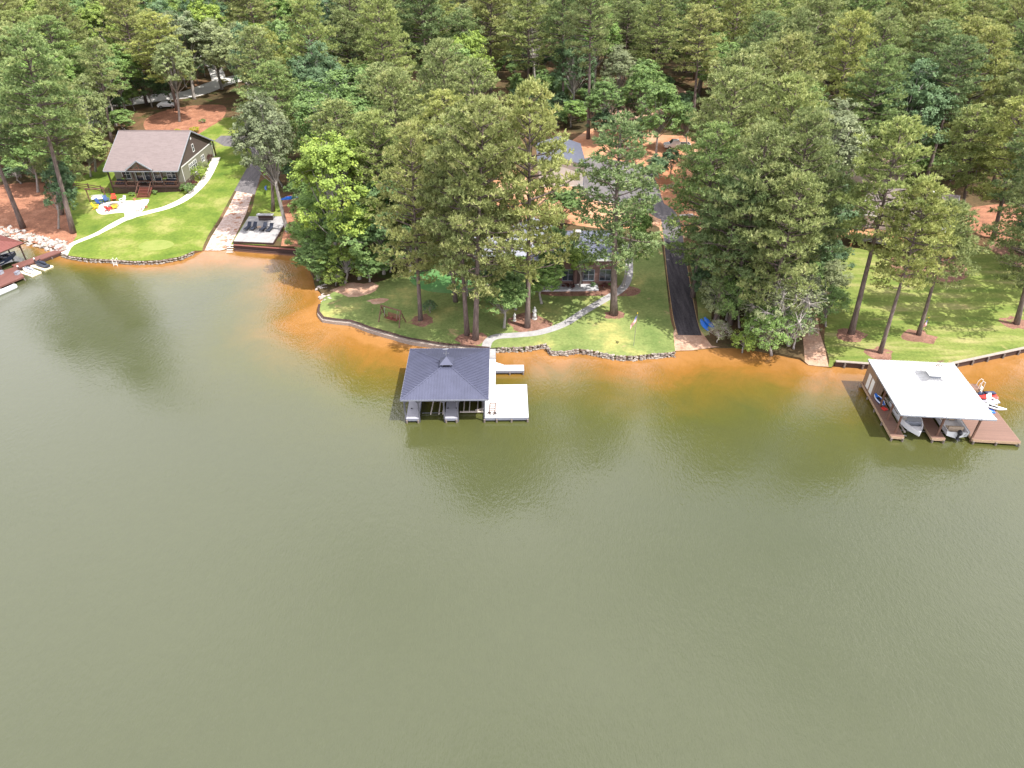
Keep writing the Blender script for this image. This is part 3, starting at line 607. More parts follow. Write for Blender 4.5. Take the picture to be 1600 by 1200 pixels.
def motorboat(name, label, loc, rz, L, B, hullm, inm, motor=True, cover=None):
    b = thing(name, label, 'boat', loc, rz); hull(L, B, .95).build('hull', M[hullm], b, bevel=.02)
    for (x, y) in ((-.5, .15), (.5, .15), (0, -L*.33)):
        part('seat', M[inm], b, lambda m: (m.box(x-.3 if x else -.8, x+.3 if x else .8, y-.3, y+.3, .45, .80), m.box(x-.3 if x else -.8, x+.3 if x else .8, y-.38, y-.29, .5, 1.15)))
    part('console', M['boat_grey'], b, lambda m: m.box(-.85, .85, .85, 1.15, .45, 1.12)); part('windshield', M['glass'], b, lambda m: m.slab([(-.85, 1.05, 1.12), (.85, 1.05, 1.12), (.7, .8, 1.5), (-.7, .8, 1.5)], .02))
    part('rub_rail', M['steel'], b, lambda m: [m.bar((s*B/2*1.01, -L/2, .97), (s*B/2*1.01, -L*.05, .99), .05) for s in (-1, 1)])
    if motor: outboard(b, -L/2, .55)
    part('swim_platform', M['gelcoat'], b, lambda m: m.box(-B*.42, B*.42, -L/2-.45, -L/2-.003, .34, .42)) if not motor else None
    return b
def jet_ski(label, loc, rz, body, seatm, group):
    j = thing('jet_ski', label, 'jet ski', loc, rz, group); mb = MB(); n = 9; k = 6; vs = []
    for i in range(n):
        t = i/(n-1); y = -1.45 + 2.9*t; w = .52*(1 if t < .5 else 1-((t-.5)/.5)**2*.85); zt = .42 + .18*math.sin(t*2.6) ; zb = .0 + max(0, t-.7)*.9
        vs += [(-w, y, .3+zb*.4), (-w*.55, y, zb), (w*.55, y, zb), (w, y, .3+zb*.4), (w*.6, y, zt), (-w*.6, y, zt)]
    fs = [(i*k+q, (i+1)*k+q, (i+1)*k+(q+1) % k, i*k+(q+1) % k) for i in range(n-1) for q in range(k)] + [tuple(range(k)), tuple((n-1)*k+q for q in reversed(range(k)))]
    mb.add(vs, fs).build('hull', M[body], j)
    part('saddle', M[seatm], j, lambda m: m.tube([(0,-1.2,.62),(0,-.9,.75),(0,-.3,.74),(0,.2,.82)], [.14,.22,.22,.14], 8), smooth=True)
    part('hood', M[seatm], j, lambda m: m.tube([(0,.25,.62),(0,.6,.66),(0,1.1,.5)], [.2,.28,.1], 8), smooth=True)
    part('handlebar', M['black_plastic'], j, lambda m: (m.tube([(-.36,.22,1.0),(0,.36,1.02),(.36,.22,1.0)], .03, 6), m.bar((0,.36,.75),(0,.36,1.02),.08)))
    part('mirror', M['black_plastic'], j, lambda m: [m.box(s*.38-.08, s*.38+.08, .62, .7, .85, .98) for s in (-1, 1)])
    return j
def kayak(label, loc, rz, mat, L=3.0, W=.72, tilt=0, group=None, cat='kayak', name='kayak', upside=True):
    kq = thing(name, label, cat, loc, rz, group); kq.rotation_euler = (0, tilt, rz); mb = MB(); n = 13; k = 8; vs = []
    for i in range(n):
        t = i/(n-1); w = W/2*math.sin(math.pi*max(.03, min(.97, t)))**.6; h = .3*math.sin(math.pi*max(.03, min(.97, t)))**.4; up = .12*abs(2*t-1)**3
        for q in range(k):
            a = math.pi*q/(k-1); vs.append((w*math.cos(a), -L/2+L*t, (h*math.sin(a) if upside else (.3-h*math.sin(a)+up))))
    fs = [(i*k+q, (i+1)*k+q, (i+1)*k+(q+1) % k, i*k+(q+1) % k) for i in range(n-1) for q in range(k)] + [tuple(range(k)), tuple((n-1)*k+q for q in reversed(range(k)))]
    mb.add(vs, fs).build('hull', M[mat], kq, smooth=False)
    part('keel', M[mat], kq, lambda m: m.bar((0, -L*.42, .30), (0, L*.42, .30), .07, .05)) if upside else part('cockpit', M['black_plastic'], kq, lambda m: m.box(-W*.26, W*.26, -.45, .5, .27, .31))
    return kq
def adirondack(label, loc, rz, mat, group=None, s=1.0):
    c = thing('garden_chair', label, 'chair', loc, rz, group, s)
    part('seat', M[mat], c, lambda m: m.slab([(-.28,-.35,.40),(.28,-.35,.40),(.28,.22,.27),(-.28,.22,.27)], .03))
    part('backrest', M[mat], c, lambda m: [m.slab([(x-.045,.2,.26),(x+.045,.2,.26),(x*1.25+.05,.55,1.02-.5*x*x),(x*1.25-.05,.55,1.02-.5*x*x)], .025) for x in (-.22,-.11,0,.11,.22)])
    for sx in (-1, 1):
        part('armrest', M[mat], c, lambda m: m.box(sx*.37-.07, sx*.37+.07, -.42, .35, .55, .58)); part('leg', M[mat], c, lambda m: m.box(sx*.33-.025, sx*.33+.025, -.38, -.28, 0, .55)); part('leg', M[mat], c, lambda m: m.bar((sx*.31, -.35, .36), (sx*.31, .6, .03), .03, .1))
    return c
# ------------------------------------------------------------------ white roofed boathouse
def white_boathouse():
    r = thing('boathouse', 'boathouse with white hip roof over brown plank dock at the right lawn', 'boathouse', (47.34, 64.41, 0), rad(-5.2)); f = frame_of(r)
    X0, X1, Y0, Y1, ZE, ZR = -4.92, 4.92, -5.46, 5.46, 3.8, 5.65
    rf = hip_roof(r, X0, X1, Y0, Y1, ZE, ZR, M['white_metal_roof'], sp_=.45, rw=.07); eave_board(rf, X0, X1, Y0, Y1, ZE-.01, .14, M['boat_grey'])
    c = part('cupola', M['boat_grey'], r, lambda m: m.box(-.55, .55, -.55, .55, ZR-.5, ZR+.45))
    part('cupola_roof', M['white_metal_roof'], c, lambda m: m.add([(-1.05,-1.05,ZR+.45),(1.05,-1.05,ZR+.45),(1.05,1.05,ZR+.45),(-1.05,1.05,ZR+.45),(0,0,ZR+.8)], [(0,1,4),(1,2,4),(2,3,4),(3,0,4),(0,3,2,1)]))
    weathervane(r, .1, 0, ZR+.72, 'brown_wood')
    dk = lambda *a: dock_slab(r, 'walkway', M['brown_deck'], *a, skirt='tan_wood')
    dk(-4.85, -3.5, -5.2, 5.35); dk(-.5, .9, -5.1, 3.9); dk(-3.45, 3.85, 3.95, 5.35); dk(3.9, 5.0, 1.3, 5.35)
    dock_slab(r, 'sun_deck', M['brown_deck'], 3.9, 8.9, -4.95, 1.25, skirt='tan_wood')
    a = f(1520, 604, .6); dock_slab(r, 'side_dock', M['brown_deck'], 5.05, a[0]+.7, a[1]-.5, a[1]+.6, skirt='tan_wood')
    piles(r, [(-4.8,-5.3),(-3.6,-5.3),(-.4,-5.2),(.8,-5.2),(4.0,-5.05),(6.4,-5.05),(8.8,-5.05),(8.8,1.15),(-4.92,-2.5),(-4.92,0),(-4.92,2.5),(-4.92,5)], top=.4)
    for x in (-4.3, -3.45, .2, 3.95):
        for y in ((-4.6, -2.2, .3, 2.6, 4.9) if x == -4.3 else (-4.6, 0, 4.9)):
            if x == -3.45 and y == 2.6: continue
            if x == -3.45: continue
            part('post', M['brown_wood'], r, lambda m: m.box(x-.09, x+.09, y-.09, y+.09, -.9, ZE-.06))
        if x != -3.45: [part('brace', M['brown_wood'], r, lambda m: m.bar((x, -4.6, ZE-.95), (x+s*.8, -4.6+t_, ZE-.12), .1)) for s, t_ in ((-1, 0), (1, 0), (0, .8)) if abs(x+s*.8) < 4.9]
    part('beam', M['brown_wood'], r, lambda m: [m.box(-4.75, 4.75, y-.08, y+.08, ZE-.32, ZE-.12) for y in (-4.6, 0, 4.9)] + [m.box(x-.08, x+.08, -5.2, 5.2, ZE-.35, ZE-.325) for x in (-4.3, 3.95)])
    s = part('storage_closet', M['tan_planks'], r, lambda m: (m.box(-4.75, -3.6, 2.3, 5.3, .6, ZE-.34)))
    part('closet_window', M['white_paint'], s, lambda m: [m.box(-4.79, -4.755, y, y+.75, .75, 2.6) for y in (2.4, 3.5)])
    part('lift_bunk', M['pale_wood'], r, lambda m: [m.box(x-.08, x+.08, -3.8, 2.8, .1, .22) for x in (-2.8, -1.3, 1.7, 3.1)]); part('lift_beam', M['steel'], r, lambda m: [m.box(-3.5, 3.9, y-.05, y+.05, 0, .09) for y in (-3.3, 2.2)] + [m.bar((-4.2, -4.55, .5), (-3.0, -4.7, .35), .08)])
    M_ = r.rotation_euler.z; cw = lambda x, y, z: (47.34 + x*math.cos(M_) - y*math.sin(M_), 64.41 + x*math.sin(M_) + y*math.cos(M_), z)
    b1 = motorboat('motorboat', 'white runabout in the left slip of the white roofed boathouse, bow towards the lake', cw(-2.0, -2.2, .22), M_ + math.pi, 6.0, 2.45, 'gelcoat', 'white_paint', False)
    b2 = motorboat('motorboat', 'white boat with black outboard motor in the right slip under the white roof', cw(2.35, -1.6, .22), M_, 5.8, 2.4, 'gelcoat', 'tan_cushion', True)
    part('swim_ladder', M['steel'], b2, lambda m: [m.bar((.75+q*.28, -2.95, .35), (.75+q*.28, -3.15, 1.1), .035) for q in (0, 1)] + [m.bar((.75, -3.0-.05*q, .5+.22*q), (1.03, -3.0-.05*q, .5+.22*q), .03) for q in (0, 1, 2)])
    k = kayak('blue and white open dinghy standing on the left walkway of the white roofed boathouse', cw(-4.15, 1.2, .65), M_ + .15, 'blue_plastic', 2.2, .8, 0, cat='dinghy', name='dinghy', upside=False)
    part('gunwale', M['white_paint'], k, lambda m: [m.tube([(sx*.05*0+sx*.40*math.sin(math.pi*max(.03,t))**.6, -1.1+2.2*t, .32) for t in (.03,.2,.4,.6,.8,.97)], .05, 5) for sx in (-1, 1)])
    kk = thing('life_vest', 'red life vest on the brown walkway in front of the blue dinghy', 'life vest', cw(-4.0, -.3, .6), .4); part('panel', M['red_plastic'], kk, lambda m: (m.blob((-.16, 0, .1), .2, 2, sq=(.8, 1.3, .5)), m.blob((.16, 0, .1), .2, 4, sq=(.8, 1.3, .5)))); part('collar', M['red_plastic'], kk, lambda m: m.tube([(-.2,.25,.12),(0,.36,.14),(.2,.25,.12)], .07, 6))
    # right side of the dock
    a = f(1533, 604, .6); l = thing('swim_ladder', 'white curved handrail ladder at the end of the small dock behind the white roof', 'ladder', cw(a[0], a[1], .6), M_)
    for s_ in (-.28, .28): part('handrail', M['white_paint'], l, lambda m: m.tube([(-.45, s_, 0), (-.42, s_, .6), (-.2, s_, .95), (.1, s_, .8), (.18, s_, -.9)], .04, 6))
    for q in range(3): part('step', M['white_paint'], l, lambda m: m.box(.1, .24, -.25, .25, -.25*q-.12, -.25*q-.08))
    a = f(1540, 620, .3); jet_ski('red and dark jet ski parked beyond the right edge of the white roof', cw(a[0]-.2, a[1], .12), M_ + rad(95), 'red_plastic', 'boat_blue', None)
    fl = thing('floating_pad', 'grey floating pad under the red jet ski', 'dock', cw(a[0]-.1, a[1]-.1, 0), M_); part('pad', M['boat_grey'], fl, lambda m: m.box(-1.9, 1.5, -.75, .75, -.2, .14)); part('roller', M['black_plastic'], fl, lambda m: [m.tube([(x, -.3, .16), (x, .3, .16)], .05, 6) for x in (-1.2, -.4, .4, 1.1)])
    a = f(1550, 632, .6); adirondack('white garden chair on the brown deck beside the red jet ski', cw(a[0]-.3, a[1]-.2, .6), M_ + .5, 'white_paint', s=1.25)
    a = f(1555, 638, .6); kayak('white and blue paddle board lying on the brown deck corner', cw(a[0]-.35, a[1]-.1, .62), M_ + rad(65), 'white_paint', 2.6, .75, 0, cat='paddle board', name='paddle_board', upside=False)
    a = f(1543, 642, .6); kayak('short blue kayak on the brown deck behind the white paddle board', cw(a[0]-.2, a[1]-.1, .62), M_ + rad(70), 'blue_plastic', 1.8, .55, 0)
white_boathouse()
# ------------------------------------------------------------------ red roofed dock on the left
def red_dock():
    c = R(37.5, 379, 3.3); p1 = R(0, 367, 3.3); p2 = R(0, 394.5, 3.3); v1 = Vector((p1[0]-c[0], p1[1]-c[1])).normalized(); v2 = Vector((p2[0]-c[0], p2[1]-c[1])).normalized()
    yaw = math.atan2(-(v1+v2).normalized().y, -(v1+v2).normalized().x); r = thing('boathouse', 'red metal roofed boathouse on a red brown dock at the left edge', 'boathouse', (c[0], c[1], 0)); o = Vector((0, 0, 3.3)); A = Vector((v1.x, v1.y, 0)); B = Vector((v2.x, v2.y, 0)); L1 = 9.5
    P = [o, o + A*L1, o + (A+B)*L1, o + B*L1]; ap = o + (A+B)*L1*.5 + Vector((0, 0, 1.5)); mb = MB()
    for i in range(4):
        q = [P[i], P[(i+1) % 4], ap]; mb.slab(q, .07); ribs(mb, q, ap - (P[i]+P[(i+1) % 4])/2, .45)
    mb.build('roof', M['red_metal_roof'], r); part('fascia', M['dark_brown_wood'], r, lambda m: [m.bar(P[i] - Vector((0,0,.1)), P[(i+1) % 4] - Vector((0,0,.1)), .05, .18) for i in range(4)])
    for s, t in ((.06,.06),(.5,.06),(.06,.5),(.94,.06),(.06,.94)):
        q = o + (A*s + B*t)*L1; part('post', M['dark_brown_wood'], r, lambda m: m.bar((q.x, q.y, -1), (q.x, q.y, 3.25), .16))
        part('brace', M['dark_brown_wood'], r, lambda m: (m.bar((q.x, q.y, 2.4), tuple(q + A*.7 + Vector((0,0,-.12))), .09), m.bar((q.x, q.y, 2.4), tuple(q + B*.7 + Vector((0,0,-.12))), .09)))
    # platform and gangway
    w = lambda px, py, z=.6: (R(px, py, z)[0] - c[0], R(px, py, z)[1] - c[1])
    part('platform', M['red_brown_deck'], r, lambda m: m.prism([w(37.5, 432), w(0, 447.5), w(-70, 475), w(-90, 455), w(-20, 430), w(26, 416)], .35, .6))
    g = [w(101, 391.5), w(26, 419.5), w(18, 414), w(95, 387.5)]; part('gangway', M['red_brown_deck'], r, lambda m: m.prism(g[::-1] if 0 else g, .36, .603))
    part('gangway_side', M['dark_brown_wood'], r, lambda m: (m.bar((*g[0], .25), (*g[1], .25), .05, .4), m.bar((*g[3], .25), (*g[2], .25), .05, .4)))
    piles(r, [w(37, 433), w(20, 440), w(0, 448), w(60, 407), w(80, 400)], top=.34)
    def place(px, py, z=0): x, y = R(px, py, z); return (x, y, z)
    b = motorboat('motorboat', 'dark hulled boat with white stripe under the red roof at the left edge', place(0, 414, .1), math.atan2(R(25,405,0)[1]-R(-10,420,0)[1], R(25,405,0)[0]-R(-10,420,0)[0]) - math.pi/2, 6.2, 2.3, 'boat_blue', 'dark_fabric', False)
    part('stripe', M['white_paint'], b, lambda m: [m.bar((s*1.17, -2.9, .7), (s*1.17, .2, .72), .02, .12) for s in (-1, 1)])
    d = Vector(R(60, 433, .2)) - Vector(R(32, 425, .2)); ang = math.atan2(d.y, d.x) - math.pi/2
    for k, (px, py, body, st, lb) in enumerate(((47, 425, 'white_paint', 'boat_grey', 'white jet ski on a cream floating pad beside the red brown gangway'), (66, 415.5, 'skiblack', 'dark_fabric', 'dark covered jet ski on a cream floating pad nearer the cottage lawn'))):
        x, y, z = place(px, py, .25); jet_ski(lb, (x, y, .22), ang + math.pi, body, st, 'jet skis at the red dock')
        fl = thing('floating_pad', ('cream floating pad under the white jet ski' if k == 0 else 'cream floating pad under the dark jet ski'), 'dock', (x, y, 0), ang, 'jet ski pads')
        part('pad', M['cream_plastic'], fl, lambda m: (m.box(-.85, -.28, -2.2, 1.5, -.15, .24), m.box(.28, .85, -2.2, 1.5, -.15, .24), m.box(-.275, .275, -1.7, 1.5, -.15, .2)), bevel=.06); part('bumper', M['yellow_plastic'], fl, lambda m: [m.box(s*.56-.2, s*.56+.2, -2.3, -2.21, .02, .18) for s in (-1, 1)])
    for (px, py, lb) in ((28, 428.5, 'small grey storage box on the red brown dock corner'), (2, 428, 'grey storage box at the left edge of the red brown dock')):
        x, y, z = place(px, py, .6); t = thing('storage_box', lb, 'box', (x, y, .605), ang + .3); part('body', M['boat_grey'], t, lambda m: m.box(-.35, .35, -.25, .25, 0, .42)); part('lid', M['slate_trim'], t, lambda m: m.box(-.38, .38, -.28, .28, .425, .48))
    for px, py, lb in ((29.5, 421, 'white topped mooring post beside the white jet ski'), (55, 409, 'white topped mooring post beside the dark jet ski')):
        x, y, z = place(px, py, .6); t = thing('mooring_post', lb, 'post', (x, y, 0), 0, 'mooring posts'); part('pole', M['dark_brown_wood'], t, lambda m: m.tube([(0,0,-1),(0,0,1.1)], .1, 8)); part('cap', M['white_paint'], t, lambda m: m.tube([(0,0,1.1),(0,0,1.17),(0,0,1.35)], [.13,.13,.01], 8))
    a, b = R(26, 446, .25), R(-25, 468, .25); t = thing('pontoon', 'long white rounded float lying along the red brown dock at the left edge', 'float', (a[0], a[1], .22)); dv = Vector((b[0]-a[0], b[1]-a[1], 0)).normalized()
    part('tube', M['gelcoat'], t, lambda m: m.tube([(0,0,0), dv*.08, dv*.35, dv*6.5, dv*6.8], [.12,.32,.42,.42,.1], 12), smooth=True); part('seam', M['steel'], t, lambda m: m.bar(dv*.4 + Vector((0,0,.425)), dv*6.4 + Vector((0,0,.425)), .05, .02))
red_dock()
# ------------------------------------------------------------------ cottage
def window(root, mat_frame, x, y, z, w, h, face='front', panes=1, name='window'):
    """face front: plane y = const; face side: plane x = const (y is then the along coordinate)"""
    fr, gl = MB(), MB(); t = .07
    def bx(mb, a0, a1, z0, z1, d0, d1):
        if face == 'front': mb.box(x+a0, x+a1, y-d1, y-d0, z+z0, z+z1)
        else: mb.box(x+d0, x+d1, y+a0, y+a1, z+z0, z+z1)
    bx(gl, -w/2, w/2, 0, h, .004, .02)
    for i in range(panes+1): c = -w/2 + w*i/panes; bx(fr, c-t/2, c+t/2, -.03, h+.03, .022, .07)
    bx(fr, -w/2-.06, w/2+.06, h, h+.1, .005, .065); bx(fr, -w/2-.06, w/2+.06, -.1, 0, .005, .08); bx(fr, -w/2, w/2, h*.52, h*.52+.04, .024, .05)
    o = fr.build(name, mat_frame, root); gl.build('pane', M['glass'], o); return o
def cottage():
    gx, gy, gz = T(225, 303); ze = gz + 4.5
    fl, fr, br = Vector(R(161, 267, ze)), Vector(R(277.5, 267, ze)), Vector(R(322.5, 219.5, ze)); W = (fr-fl).length; D = abs((br-fr).y); yaw = math.atan2((fr-fl).y, (fr-fl).x); 
    c = (fl+fr)/2 + Vector((-(fr-fl).normalized().y, (fr-fl).normalized().x))*D/2
    zr = RY(236, 204, c.y)[1]
    r = thing('cottage', 'sage green lakeside cottage with brown shingled gable roof and covered front porch', 'house', (c.x, c.y, gz), yaw)
    print('cottage', W, D, ze, zr, gz); E = ze-gz; K = zr-gz; h = W/2; d = D/2; ov = .45; por = 2.7
    body = part('wall', M['sage_siding'], r, lambda m: (m.box(-h+ov, h-ov, -d+por, d-.5, .0, E-.1)))
    yc = 0
    gable = lambda x0, x1: (lambda m: m.add([(x0,-d+por,E-.095),(x0,d-.5,E-.095),(x0,0,K-.42),(x1,-d+por,E-.095),(x1,d-.5,E-.095),(x1,0,K-.42)], [(0,1,2),(5,4,3),(0,2,5,3),(2,1,4,5),(1,0,3,4)]))
    part('gable', M['brown_siding'], r, gable(h-ov-.2, h-ov+.03)); part('gable', M['brown_siding'], r, gable(-h+ov-.03, -h+ov+.2))
    rf = part('roof', M['shingles'], r, lambda m: (m.slab([(-h,-d,E),(h,-d,E),(h,0,K),(-h,0,K)], .18), m.slab([(-h,0,K),(h,0,K),(h,d,E),(-h,d,E)], .18), m.bar((-h,0,K+.02),(h,0,K+.02),.3,.05)))
    part('trim', M['boat_grey'], rf, lambda m: (m.box(-h, h, -d-.06, -d-.003, E-.2, E-.02), m.bar((h+.03,-d,E-.1),(h+.03,0,K-.1),.05,.24), m.bar((h+.03,d,E-.1),(h+.03,0,K-.1),.05,.24), m.bar((-h-.03,-d,E-.1),(-h-.03,0,K-.1),.05,.24)))
    # dormer over the door
    cx = -h*.02; dw, dz = 2.55, 1.75; yd = -d-.25; m_ = (K-E)/d
    zb = E + .25; yb = -d + (dz+.25)/m_
    dm = part('dormer_roof', M['shingles'], r, lambda m: (m.slab([(cx-dw,yd,zb),(cx,yd,zb+dz),(cx,yb,zb+dz),(cx-dw,-d+.3,zb+.02)], .12), m.slab([(cx,yd,zb+dz),(cx+dw,yd,zb),(cx+dw,-d+.3,zb+.02),(cx,yb,zb+dz)], .12)))
    part('bargeboard', M['boat_grey'], dm, lambda m: (m.bar((cx-dw,yd-.03,zb-.05),(cx,yd-.03,zb+dz-.05),.06,.24), m.bar((cx+dw,yd-.03,zb-.05),(cx,yd-.03,zb+dz-.05),.06,.24)))
    part('truss', M['brown_wood'], r, lambda m: (m.bar((cx-dw+.5,yd+.2,zb+.05),(cx+dw-.5,yd+.2,zb+.05),.18,.24), m.bar((cx,yd+.2,zb+.1),(cx,yd+.2,zb+dz-.2),.16), m.bar((cx-1.1,yd+.2,zb+.1),(cx,yd+.2,zb+.95),.13), m.bar((cx+1.1,yd+.2,zb+.1),(cx,yd+.2,zb+.95),.13), m.bar((cx-dw+.3,yd+.2,zb-.05),(cx,yd+.2,zb+dz-.22),.14), m.bar((cx+dw-.3,yd+.2,zb-.05),(cx,yd+.2,zb+dz-.22),.14)))
    part('gable_panel', M['sage_siding'], r, lambda m: m.add([(cx-dw+.4,yd+.5,zb+.12),(cx+dw-.4,yd+.5,zb+.12),(cx,yd+.5,zb+dz-.25),(cx-dw+.4,yd+.6,zb+.12),(cx+dw-.4,yd+.6,zb+.12),(cx,yd+.6,zb+dz-.25)], [(0,1,2),(5,4,3),(0,3,4,1),(1,4,5,2),(2,5,3,0)]))
    # porch
    F = 1.35
    part('porch_floor', M['dark_brown_wood'], r, lambda m: m.box(-h+ov, h-ov, -d+.15, -d+por-.01, F-.16, F)); part('porch_skirt', M['dark_brown_wood'], r, lambda m: [m.box(-h+ov+.1, h-ov-.1, -d+.22, -d+.28, z, z+.14) for z in (.1,.32,.54,.76,.98)])
    for x in (-h+ov+.15, -h*.52, cx-1.7, cx+1.7, h*.52, h-ov-.15):
        part('porch_post', M['dark_brown_wood'], r, lambda m: m.box(x-.11, x+.11, -d+.25, -d+.47, 0, E-.2))
    for a, b in ((-h+ov+.2, -h*.52), (-h*.52, cx-1.0), (cx+1.0, h*.52), (h*.52, h-ov-.2)):
        part('railing', M['brown_wood'], r, lambda m: (m.box(a, b, -d+.3, -d+.38, F+.95, F+1.03), m.box(a, b, -d+.3, -d+.36, F+.12, F+.18), [m.box(a+.15+i*.32-.015, a+.15+i*.32+.015, -d+.32, -d+.35, F+.18, F+.95) for i in range(int((b-a-.2)/.32)+1)]))
    st = part('stairs', M['red_brown_wood'], r, lambda m: [m.box(cx-1.15+.2, cx+1.15+.2, -d+.12-.3*(k+1), -d+.15-.3*k, F-.19*(k+1)-.06, F-.19*(k+1)) for k in range(7)] + [m.bar((cx+s*1.15+.2,-d+.1,F-.15),(cx+s*1.15+.2,-d-2.1,.0),.06,.25) for s in (-1, 1)])
    for s in (-1, 1): part('handrail', M['brown_wood'], st, lambda m: (m.bar((cx+s*1.2+.2,-d+.1,F+.95),(cx+s*1.2+.2,-d-2.0,.95),.07), m.bar((cx+s*1.2+.2,-d-2.0,-.1),(cx+s*1.2+.2,-d-2.0,1.0),.1), m.bar((cx+s*1.2+.2,-d-.9,.4),(cx+s*1.2+.2,-d-.9,1.55),.05)))
    for k in range(3): window(r, M['white_paint'], cx-1.75+k*1.75, -d+por, F+.05, 1.35, 2.3, panes=1, name='glass_door')
    window(r, M['white_paint'], -h*.62, -d+por, F+.8, 1.6, 1.4, panes=2); window(r, M['white_paint'], h*.62, -d+por, F+.8, 1.8, 1.4, panes=2)
    X = h-ov
    window(r, M['white_paint'], X, -1.9, 1.5, 3.9, 1.5, 'side', 4); window(r, M['white_paint'], X, -1.9, 3.1, 3.9, .5, 'side', 4, 'transom_window'); window(r, M['white_paint'], X, 3.4, 2.2, 1.5, 1.1, 'side', 2); window(r, M['white_paint'], X+.035, 0, E+.75, .8, 1.3, 'side', 1)
    part('vent', M['white_paint'], r, lambda m: m.box(X+.035, X+.08, -.25, .25, K-1.75, K-1.35))
    part('band_board', M['white_paint'], r, lambda m: (m.box(X+.004, X+.06, -d+por, d-.5, E-.32, E-.12), m.box(X+.005, X+.05, -d+por, -d+por+.14, .0, E-.32), m.box(X+.005, X+.05, d-.64, d-.5, .0, E-.32)))
    part('side_deck', M['dark_brown_wood'], r, lambda m: (m.box(X+.1, X+1.3, -d+.2, -d+por+1.6, F-.2, F-.05), [m.box(X+1.2, X+1.28, y-.04, y+.04, 0, F+.95) for y in (-d+.3,-d+1.5,-d+2.8,-d+4.2)], m.box(X+1.2, X+1.28, -d+.3, -d+por+1.6, F+.86, F+.95), m.box(X+1.2, X+1.28, -d+.3, -d+por+1.6, F+.4, F+.46)))
    part('back_post', M['dark_brown_wood'], r, lambda m: m.box(h-.35, h-.12, d-.3, d-.08, 0, E-.2)); part('back_porch', M['concrete'], r, lambda m: m.box(h-3, h+.2, d-.48, d+1.0, .02, .18))
    Rz = yaw
    wp = lambda x, y, z: (c.x + x*math.cos(Rz) - y*math.sin(Rz), c.y + x*math.sin(Rz) + y*math.cos(Rz), gz + z)
    # on the porch
    for k, (x, lb) in enumerate(((-5.3, 'dark cushioned porch sofa at the left end of the cottage porch'), (4.4, 'dark cushioned porch sofa at the right end of the cottage porch'))):
        s = thing('porch_sofa', lb, 'sofa', wp(x, -d+1.5, F), Rz, 'porch sofas'); part('seat', M['dark_fabric'], s, lambda m: m.box(-.9, .9, -.4, .4, .12, .42), bevel=.03); part('backrest', M['dark_fabric'], s, lambda m: m.box(-.9, .9, .42, .6, .12, .85), bevel=.03)
        for q in (-1, 1): part('armrest', M['brown_wood'], s, lambda m: m.box(q*.97-.06, q*.97+.06, -.4, .55, 0, .6))
    for k, (x, lb) in enumerate(((-3.9, 'hanging fern basket under the left half of the porch eave'), (4.0, 'hanging fern basket under the right half of the porch eave'))):
        s = thing('hanging_plant', lb, 'plant', wp(x, -d+.6, E-1.5), 0, 'hanging ferns'); part('basket', M['brown_wood'], s, lambda m: m.tube([(0,0,-.1),(0,0,.15)], [.12,.24], 10)); part('leaves', M['leaves_bright'], s, lambda m: [m.bar((0,0,.15),(.55*math.cos(a)*b,.55*math.sin(a)*b,.35-.5*b*b),.09,.02) for a in [i*.4 for i in range(16)] for b in (.7, 1)]); part('cord', M['black_plastic'], s, lambda m: m.tube([(0,0,.1),(0,0,1.28)], .012, 4))
    t = thing('dining_table', 'brown wooden table on the porch in front of the glass doors', 'table', wp(-.6, -d+1.35, F), Rz); part('tabletop', M['brown_wood'], t, lambda m: m.box(-.9, .9, -.4, .4, .70, .76))
    for a in (-.8, .8):
        for b in (-.3, .3): part('leg', M['brown_wood'], t, lambda m: m.box(a-.04, a+.04, b-.04, b+.04, 0, .698))
cottage()
def rail_fence():
    A, B, C_ = T(98, 293), T(140, 297), T(173, 304)
    r = thing('rail_fence', 'dark brown three rail fence left of the cottage porch', 'fence', A); P = [Vector(A), Vector(T(118, 295)), Vector(B), Vector(T(144, 305)), Vector(T(160, 300.5)), Vector(C_)]; P = [P[0], P[1], P[2], P[4], P[5]]
    for p in P: q = p - Vector(A); part('post', M['dark_brown_wood'], r, lambda m: m.box(q.x-.09, q.x+.09, q.y-.09, q.y+.09, q.z-.3, q.z+1.35))
    for a, b in zip(P, P[1:]):
        for h in (.35, .75, 1.15): part('rail', M['brown_wood'], r, lambda m: m.bar(a - Vector(A) + Vector((0,-.11,h)), b - Vector(A) + Vector((0,-.11,h)), .05, .16))
rail_fence()
